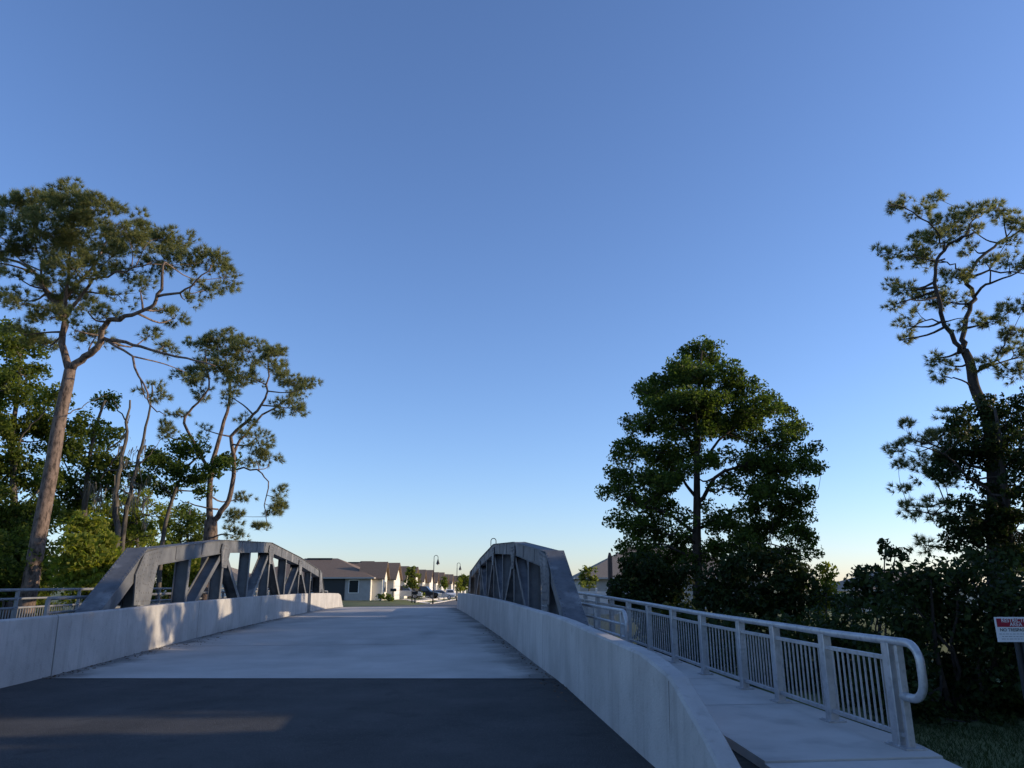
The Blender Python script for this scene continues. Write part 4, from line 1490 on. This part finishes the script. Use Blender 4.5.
plant('cypress_tree', 'large dark leafy tree standing alone right of the bridge', 'tree', base, limbs, L3(rows, Y, 2.3), 'cypress', 'bark_dark', kind='leaf', size=.135, clump_r=.34, per=62, dens=1.9, flat=.85, shell=.3)

G = 'dark shrubs along the right bank'
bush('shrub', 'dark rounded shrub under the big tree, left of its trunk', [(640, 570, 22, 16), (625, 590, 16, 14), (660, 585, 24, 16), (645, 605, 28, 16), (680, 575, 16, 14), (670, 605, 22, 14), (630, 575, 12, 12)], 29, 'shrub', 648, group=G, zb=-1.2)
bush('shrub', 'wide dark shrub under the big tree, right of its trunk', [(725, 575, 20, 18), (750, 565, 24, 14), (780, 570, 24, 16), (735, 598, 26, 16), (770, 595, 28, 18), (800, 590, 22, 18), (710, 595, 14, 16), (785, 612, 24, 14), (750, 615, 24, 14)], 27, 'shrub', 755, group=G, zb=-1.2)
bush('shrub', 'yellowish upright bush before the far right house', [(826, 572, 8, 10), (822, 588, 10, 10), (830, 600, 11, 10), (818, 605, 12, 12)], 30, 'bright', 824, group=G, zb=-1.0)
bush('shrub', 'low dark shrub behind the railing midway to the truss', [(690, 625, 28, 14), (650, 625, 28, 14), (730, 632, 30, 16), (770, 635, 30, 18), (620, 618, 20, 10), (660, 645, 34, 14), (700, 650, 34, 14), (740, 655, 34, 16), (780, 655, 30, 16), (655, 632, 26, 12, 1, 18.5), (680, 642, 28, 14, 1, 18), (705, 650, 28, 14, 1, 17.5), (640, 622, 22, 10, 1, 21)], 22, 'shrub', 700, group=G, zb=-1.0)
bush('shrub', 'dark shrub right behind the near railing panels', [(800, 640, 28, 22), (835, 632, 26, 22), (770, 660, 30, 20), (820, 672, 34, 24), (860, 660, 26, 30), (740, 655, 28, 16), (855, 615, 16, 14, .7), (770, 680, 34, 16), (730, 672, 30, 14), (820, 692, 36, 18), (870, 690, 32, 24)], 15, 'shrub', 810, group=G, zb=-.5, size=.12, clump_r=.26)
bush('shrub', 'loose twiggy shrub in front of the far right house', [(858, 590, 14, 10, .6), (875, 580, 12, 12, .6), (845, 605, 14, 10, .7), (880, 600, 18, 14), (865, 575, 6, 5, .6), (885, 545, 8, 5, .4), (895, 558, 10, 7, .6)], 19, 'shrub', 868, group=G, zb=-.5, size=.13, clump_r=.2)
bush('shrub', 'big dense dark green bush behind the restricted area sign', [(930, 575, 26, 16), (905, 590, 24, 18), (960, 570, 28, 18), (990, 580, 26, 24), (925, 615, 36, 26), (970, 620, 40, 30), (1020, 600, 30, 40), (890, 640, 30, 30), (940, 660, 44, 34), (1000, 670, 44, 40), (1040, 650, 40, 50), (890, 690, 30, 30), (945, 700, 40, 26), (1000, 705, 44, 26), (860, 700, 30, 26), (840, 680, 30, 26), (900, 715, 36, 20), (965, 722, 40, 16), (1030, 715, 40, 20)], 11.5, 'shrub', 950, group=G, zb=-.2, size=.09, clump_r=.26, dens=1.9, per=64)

# ------------------------------------------------------------------ the pine on the right
Y = 25.0
b = at(997, 640, Y)
base = (b[0], Y, -.3)
limbs = [
    ([base] + PL([(996, 580), (995, 520), (994, 470), (990, 430), (982, 405), (974, 386), (970, 363), (964, 350)], Y), .30, .14),
    (PL([(965, 352), (959, 349), (946, 323), (936, 295), (936, 266), (946, 249), (957, 240), (975, 232)], Y, -1.2), .13, .04),
    (PL([(964, 350), (964, 338), (969, 309), (973, 295), (966, 277), (986, 252), (1005, 240), (1025, 229)], Y, 1), .14, .04),
    (PL([(966, 278), (957, 268), (947, 262)], Y), .05, .03), (PL([(969, 277), (1000, 271), (1030, 275)], Y, 1.2), .06, .02), (PL([(975, 295), (990, 283), (1010, 276), (1035, 262)], Y, -1), .07, .02),
    (PL([(937, 297), (918, 300), (900, 304)], Y - 1, -.5), .04, .015), (PL([(946, 322), (925, 321), (908, 330)], Y - .6, -.5), .04, .015), (PL([(944, 250), (940, 236), (920, 217), (897, 206), (885, 206)], Y - 1, -.5), .05, .015),
    (PL([(975, 370), (985, 366), (997, 360), (1003, 345), (1012, 332)], Y, -1), .06, .02), (PL([(975, 372), (1000, 362), (1030, 356)], Y, 1), .06, .02), (PL([(978, 392), (960, 380), (945, 376)], Y, -.5), .05, .02),
    (PL([(960, 240), (970, 225), (985, 212), (1000, 208)], Y - 1, .5), .04, .015), (PL([(946, 262), (920, 258), (895, 254), (880, 256)], Y - .5, -.6), .04, .012),
    (PL([(992, 470), (965, 462), (940, 448), (915, 440)], Y, -1), .08, .02), (PL([(993, 510), (960, 500), (935, 505), (908, 505)], Y, 1), .07, .02), (PL([(992, 440), (1010, 425), (1035, 415)], Y), .08, .02),
    (PL([(993, 490), (970, 478), (955, 470)], Y, -1.5), .06, .02)]
rows = [(890, 205, 10, 5), (905, 202, 9, 5), (936, 198, 11, 6), (922, 210, 12, 6), (950, 222, 18, 11), (940, 236, 14, 9), (978, 212, 14, 8), (988, 206, 8, 5), (1003, 212, 12, 6), (1018, 222, 14, 8), (1040, 225, 18, 10), (972, 230, 14, 7, .8),
        (908, 248, 12, 7), (878, 254, 9, 4), (893, 258, 9, 5), (928, 258, 14, 8), (918, 240, 8, 5), (955, 278, 18, 9, .8), (905, 290, 12, 5), (890, 287, 6, 4), (926, 298, 14, 7), (896, 304, 8, 4), (906, 326, 10, 6), (899, 340, 8, 5), (918, 312, 10, 5), (950, 302, 18, 9, .8), (985, 262, 14, 7, .6), (1010, 262, 16, 8, .8), (1005, 245, 14, 6, .6), (1035, 265, 14, 8),
        (990, 322, 10, 7), (1008, 312, 12, 8), (1015, 330, 11, 7), (1012, 348, 12, 6), (935, 358, 12, 5), (942, 374, 9, 5), (952, 366, 9, 5, .7), (990, 365, 14, 6, .8), (1015, 370, 14, 7), (1035, 350, 14, 10), (965, 318, 12, 8, .5), (1035, 300, 14, 12, .7), (975, 250, 12, 6, .5)]
rows += [(906, 428, 9, 5), (904, 448, 11, 6), (898, 464, 7, 4), (918, 438, 9, 6), (936, 440, 14, 8), (930, 474, 12, 7), (945, 455, 14, 8), (920, 455, 10, 6), (903, 506, 10, 4), (918, 512, 11, 6), (908, 490, 8, 4), (940, 505, 12, 6), (935, 522, 12, 6), (925, 545, 12, 6), (955, 428, 12, 8), (950, 415, 8, 5), (945, 485, 12, 6)]
plant('pine_tree', 'tall dark pine at the right picture edge with twisting limbs', 'tree', base, limbs[:1] + limbs[1:], L3(rows, Y, 1.4), 'pine', 'bark_dark', group='pines', kind='needle', clump_r=.30, per=12, dens=1.2, shell=.2, flat=.65, tlen=.21)

# vine-clad leafy tree tangled around the lower trunk
Y = 23.0
b = at(1012, 640, Y)
base = (b[0], Y, -.3)
limbs = [([base] + PL([(1012, 580), (1006, 500), (1000, 440), (995, 410)], Y), .16, .04), (PL([(1006, 505), (975, 480), (945, 455), (915, 445)], Y, -.6), .07, .015), (PL([(1008, 530), (970, 515), (935, 515), (905, 510)], Y, .6), .06, .015), (PL([(1003, 470), (1025, 440), (1045, 425)], Y), .06, .02)]
rows = [(905, 428, 8, 5), (903, 448, 10, 6), (898, 464, 6, 4), (918, 440, 8, 6), (938, 445, 15, 14), (930, 476, 11, 7), (958, 428, 14, 12), (985, 408, 18, 12), (965, 450, 18, 14), (1010, 425, 22, 20), (1000, 455, 20, 18), (1030, 450, 20, 25), (945, 472, 12, 8), (975, 480, 10, 7, .6),
        (1000, 490, 14, 14, .8), (1025, 490, 16, 20), (903, 506, 9, 4), (918, 512, 10, 6, .8), (908, 492, 7, 3, .8), (945, 505, 12, 6, .7), (940, 525, 12, 6, .8), (985, 530, 22, 14), (1015, 530, 22, 22), (960, 540, 20, 10), (1000, 560, 26, 16), (1035, 560, 24, 26), (930, 545, 12, 7, .6), (965, 405, 8, 6, .7), (1030, 400, 16, 12), (935, 462, 14, 8), (958, 518, 16, 8, .8), (925, 500, 12, 5, .7), (955, 462, 18, 12), (985, 440, 20, 16), (975, 505, 14, 10, .7), (995, 520, 20, 16)]
rows = [r for r in rows if r[0] > 941]
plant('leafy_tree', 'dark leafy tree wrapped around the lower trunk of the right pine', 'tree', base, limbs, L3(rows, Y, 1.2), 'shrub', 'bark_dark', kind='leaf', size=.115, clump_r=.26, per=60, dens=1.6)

# unseen trees added right of the view to shade the road and left barrier
G = 'unseen shade trees right of the road'
proto = None
for i, (x, y, h, lb) in enumerate([(14, 3, 1.25, 'nearest the path'), (17.5, 8, 1.4, 'second from the sign'), (19, -5, 1.4, 'third from the path'), (21, 14, 1.5, 'closest beside the right pine'), (25, 8, 1.7, 'behind the second one'), (13, -12, 1.3, 'behind the camera'), (26.5, 20, 1.6, 'behind the right pine'), (28, 1, 1.7, 'deepest of the group'), (33, 15, 1.9, 'farthest from the road'), (31, 26, 1.72, 'taller, behind the cypress side'), (37, 33, 2.1, 'tallest toward the far houses'), (42, 46, 2.2, 'last one before the lawns'), (41, 39, 2.15, 'next to the last one')]):
    if proto is None:
        base = np.array([x, y, -.2])
        lob = []
        for q in range(26):
            z = rng.uniform(.4, 6.2)
            rr_ = 2.3 * (1 - abs(z - 2.8) / 5.2)
            a = rng.uniform(0, 2 * math.pi)
            lob.append((base + [math.cos(a) * rr_ * rng.uniform(.3, 1), math.sin(a) * rr_ * rng.uniform(.3, 1), z], (1.0, 1.0, .6), 1))
        lm = [([base, base + [.1, 0, 2], base + [-.1, .1, 4.2], base + [0, 0, 6]], .17, .04)]
        proto = plant('leafy_tree', 'unseen leafy tree added for shade right of the view, ' + lb, 'tree', base, lm, lob, 'shrub', 'bark_dark', kind='leaf', size=.24, clump_r=.42, per=40, dens=1.6, group=G)
        o = proto
    else:
        o = copy_tree(proto)
        o['label'] = 'unseen leafy tree added for shade right of the view, ' + lb
    o.location = (x, y, -.2)
    o.scale = (h, h, h)
    o.rotation_euler = (0, 0, i * 1.1)

# ------------------------------------------------------------------ small far plants
Y = 97.0
b = at(412, 598, 88)
base = (b[0], 88, terrain_h(b[0], 88) - .05)
plant('street_tree', 'young yellow green tree on the verge in front of the third house', 'tree', base, [([base] + PL([(412, 590), (412, 575)], 88), .07, .03)], L3([(412, 570, 4.5, 4), (409, 576, 4.5, 4), (415, 577, 5, 5), (411, 583, 5, 4), (416, 584, 4, 4), (408, 582, 4, 4)], 88, .5), 'yellow', 'bark_grey', kind='leaf', size=.3, clump_r=.35, per=22, dens=1.2, group='small trees by the houses')
for (lb, px, Yd, rws, lf) in [('small rounded tree by the fifth house, right of the lamp post', 444, 120, [(444, 580, 3, 3), (443, 585, 3, 3), (446, 586, 3, 3)], 'oak'),
                              ('dark tree clump at the end of the street, left of the right truss', 463, 175, [(462, 578, 4, 4), (467, 580, 4, 5), (464, 586, 6, 4), (471, 583, 4, 4)], 'oak'),
                              ('olive tree before the street end, beside the smaller lamp', 459, 165, [(459, 582, 3, 4), (460, 588, 4, 3)], 'bright'),
                              ('sunlit little palm-like tree before the tan roofed house', 589, 62, [(589, 571, 5, 4), (586, 577, 5, 4), (593, 577, 5, 4), (589, 583, 6, 4)], 'yellow')]:
    b = at(px, 598, Yd)
    base = (b[0], Yd, terrain_h(b[0], Yd) - .05)
    plant('leafy_tree', lb, 'tree', base, [([base] + PL([(px, 592), (px, 580)], Yd), .08, .03)], L3(rws, Yd, .5), lf, 'bark_grey', kind='leaf', size=.3, clump_r=.35, per=22, dens=1.3, group='small trees by the houses')
for (lb, px, Yd, py) in [('low clipped bush by the first house front', 381, 84, 597), ('little bush on the lawn beside the mailbox', 389, 83, 598), ('round bush at the third house driveway', 419, 104, 595), ('low bush by the fourth house front', 436, 124, 594)]:
    bush('bush', lb, [(px, py - 1, 3, 2.5), (px + 2.5, py, 2.5, 2)], Yd, 'oak', px, size=.22, clump_r=.28, per=20, zb=.3, dy=.3, group='bushes by the houses', cat='bush')

# ------------------------------------------------------------------ sign
Ys = 9.5
p = at(994, 617, Ys)
q = at(997, 642, Ys)
sx0, sz1, sz0 = p[0], p[2], q[2]
sw = .50
t = thing('warning_sign', 'red and white restricted area sign on a dark post before the dark bush', 'sign', (sx0 + sw / 2, Ys, -.1))
m = MB()
m.box(sx0, sx0 + sw, Ys, Ys + .006, sz0, sz1)
panel = m.build('panel', M['signwhite'], t)
m = MB()
hb = (sz1 - sz0)
m.box(sx0 + .02, sx0 + sw - .02, Ys - .002, Ys - .0005, sz1 - hb * .40, sz1 - hb * .06)
m.build('red_band', M['signred'], panel)


def text(body, size, x, z, material, parent):
    cu = bpy.data.curves.new('lettering', 'FONT')
    cu.body = body
    cu.size = size
    cu.align_x = 'CENTER'
    cu.align_y = 'CENTER'
    cu.extrude = .0006
    cu.offset = .0004
    tmp = bpy.data.objects.new('tmp_text', cu)
    COL.objects.link(tmp)
    bpy.context.view_layer.update()
    dg = bpy.context.evaluated_depsgraph_get()
    me = bpy.data.meshes.new_from_object(tmp.evaluated_get(dg))
    bpy.data.objects.remove(tmp)
    me.materials.clear()
    me.materials.append(material)
    o = bpy.data.objects.new('lettering', me)
    COL.objects.link(o)
    o.parent = parent
    pl_ = LOC[parent.name]
    o.location = (x - pl_[0], Ys - .004 - pl_[1], z - pl_[2])
    o.rotation_euler = (math.pi / 2, 0, 0)


cx = sx0 + sw / 2
text('RESTRICTED', .062, cx, sz1 - hb * .145, M['signwhite'], panel)
text('AREA', .062, cx, sz1 - hb * .305, M['signwhite'], panel)
text('NO TRESPASSING', .052, cx, sz1 - hb * .52, M['signblack'], panel)
m = MB()
for i, (a, b_) in enumerate(((.03, .47), (.06, .44), (.05, .45))):
    zz = sz1 - hb * (.68 + .10 * i)
    xx = sx0 + a
    while xx < sx0 + b_:
        l = random.uniform(.02, .05)
        m.box(xx, min(xx + l, sx0 + b_), Ys - .002, Ys - .0005, zz - .004, zz + .004)
        xx += l + .012
m.build('small_print', mat('print_grey', (.35, .37, .40), rough=.5), panel)
m = MB()
for s in (-.035, .035):
    m.box(cx + .02 + s - .012, cx + .02 + s + .012, Ys + .008, Ys + .045, -.3, sz1 - .04)
m.box(cx + .02 - .047, cx + .02 + .047, Ys + .045, Ys + .052, -.3, sz1 - .04)
m.build('post', M['signpost'], t)

# ------------------------------------------------------------------ grass on the near verge
n = 30000
gx_ = rng.uniform(4.5, 10.5, n)
gy_ = rng.uniform(4.5, 10.5, n)
keep = np.array([to_uv(a, b)[0] > 5.45 for a, b in zip(gx_, gy_)])
gx_, gy_ = gx_[keep], gy_[keep]
n = len(gx_)
gz = np.array([terrain_h(a, b) for a, b in zip(gx_, gy_)])
hh = rng.uniform(.03, .075, n)
an = rng.uniform(0, 2 * math.pi, n)
wd = .006
ln = rng.normal(size=(n, 2)) * .035
V = np.stack([np.stack([gx_ - np.cos(an) * wd, gy_ - np.sin(an) * wd, gz - .01], 1), np.stack([gx_ + np.cos(an) * wd, gy_ + np.sin(an) * wd, gz - .01], 1), np.stack([gx_ + ln[:, 0], gy_ + ln[:, 1], gz + hh], 1)], axis=1).reshape(-1, 3)
tag(link('grass', V, np.arange(3 * n).reshape(-1, 3), M['grass']), 'short dark green grass on the verge beside the sidewalk', 'grass', kind='stuff')

# ------------------------------------------------------------------ dry leaves swept against the barrier feet
n = 900
side = rng.random(n) < .62
vv_ = np.where(side, 15 + 22 * rng.random(n) ** 1.3, 11 + 18 * rng.random(n))
off = np.abs(rng.normal(size=n)) * .16 + .015
off += np.where(side & (np.abs(vv_ - 23) < 1.6), rng.random(n) * .8, 0)
uu_ = np.where(side, UL + off, UR - off)
cc = np.array([B(a, b_, zr(b_) + .012) for a, b_ in zip(uu_, vv_)])
an = rng.uniform(0, 2 * math.pi, n)
sz = rng.uniform(.012, .035, n)
d1 = np.stack([np.cos(an) * sz, np.sin(an) * sz, rng.uniform(-.3, .3, n) * sz], 1)
d2 = np.stack([-np.sin(an) * sz * .5, np.cos(an) * sz * .5, rng.uniform(0, .4, n) * sz], 1)
V = np.stack([cc - d1, cc + d2, cc + d1, cc - d2], axis=1).reshape(-1, 3)
tag(link('leaf_litter', V, np.arange(4 * n).reshape(-1, 4), leafmat('dry_leaves', [(.10, .07, .045), (.16, .11, .07), (.07, .05, .035)], .1, .9)), 'dry brown leaves swept along the feet of the barriers', 'leaf litter', kind='stuff')
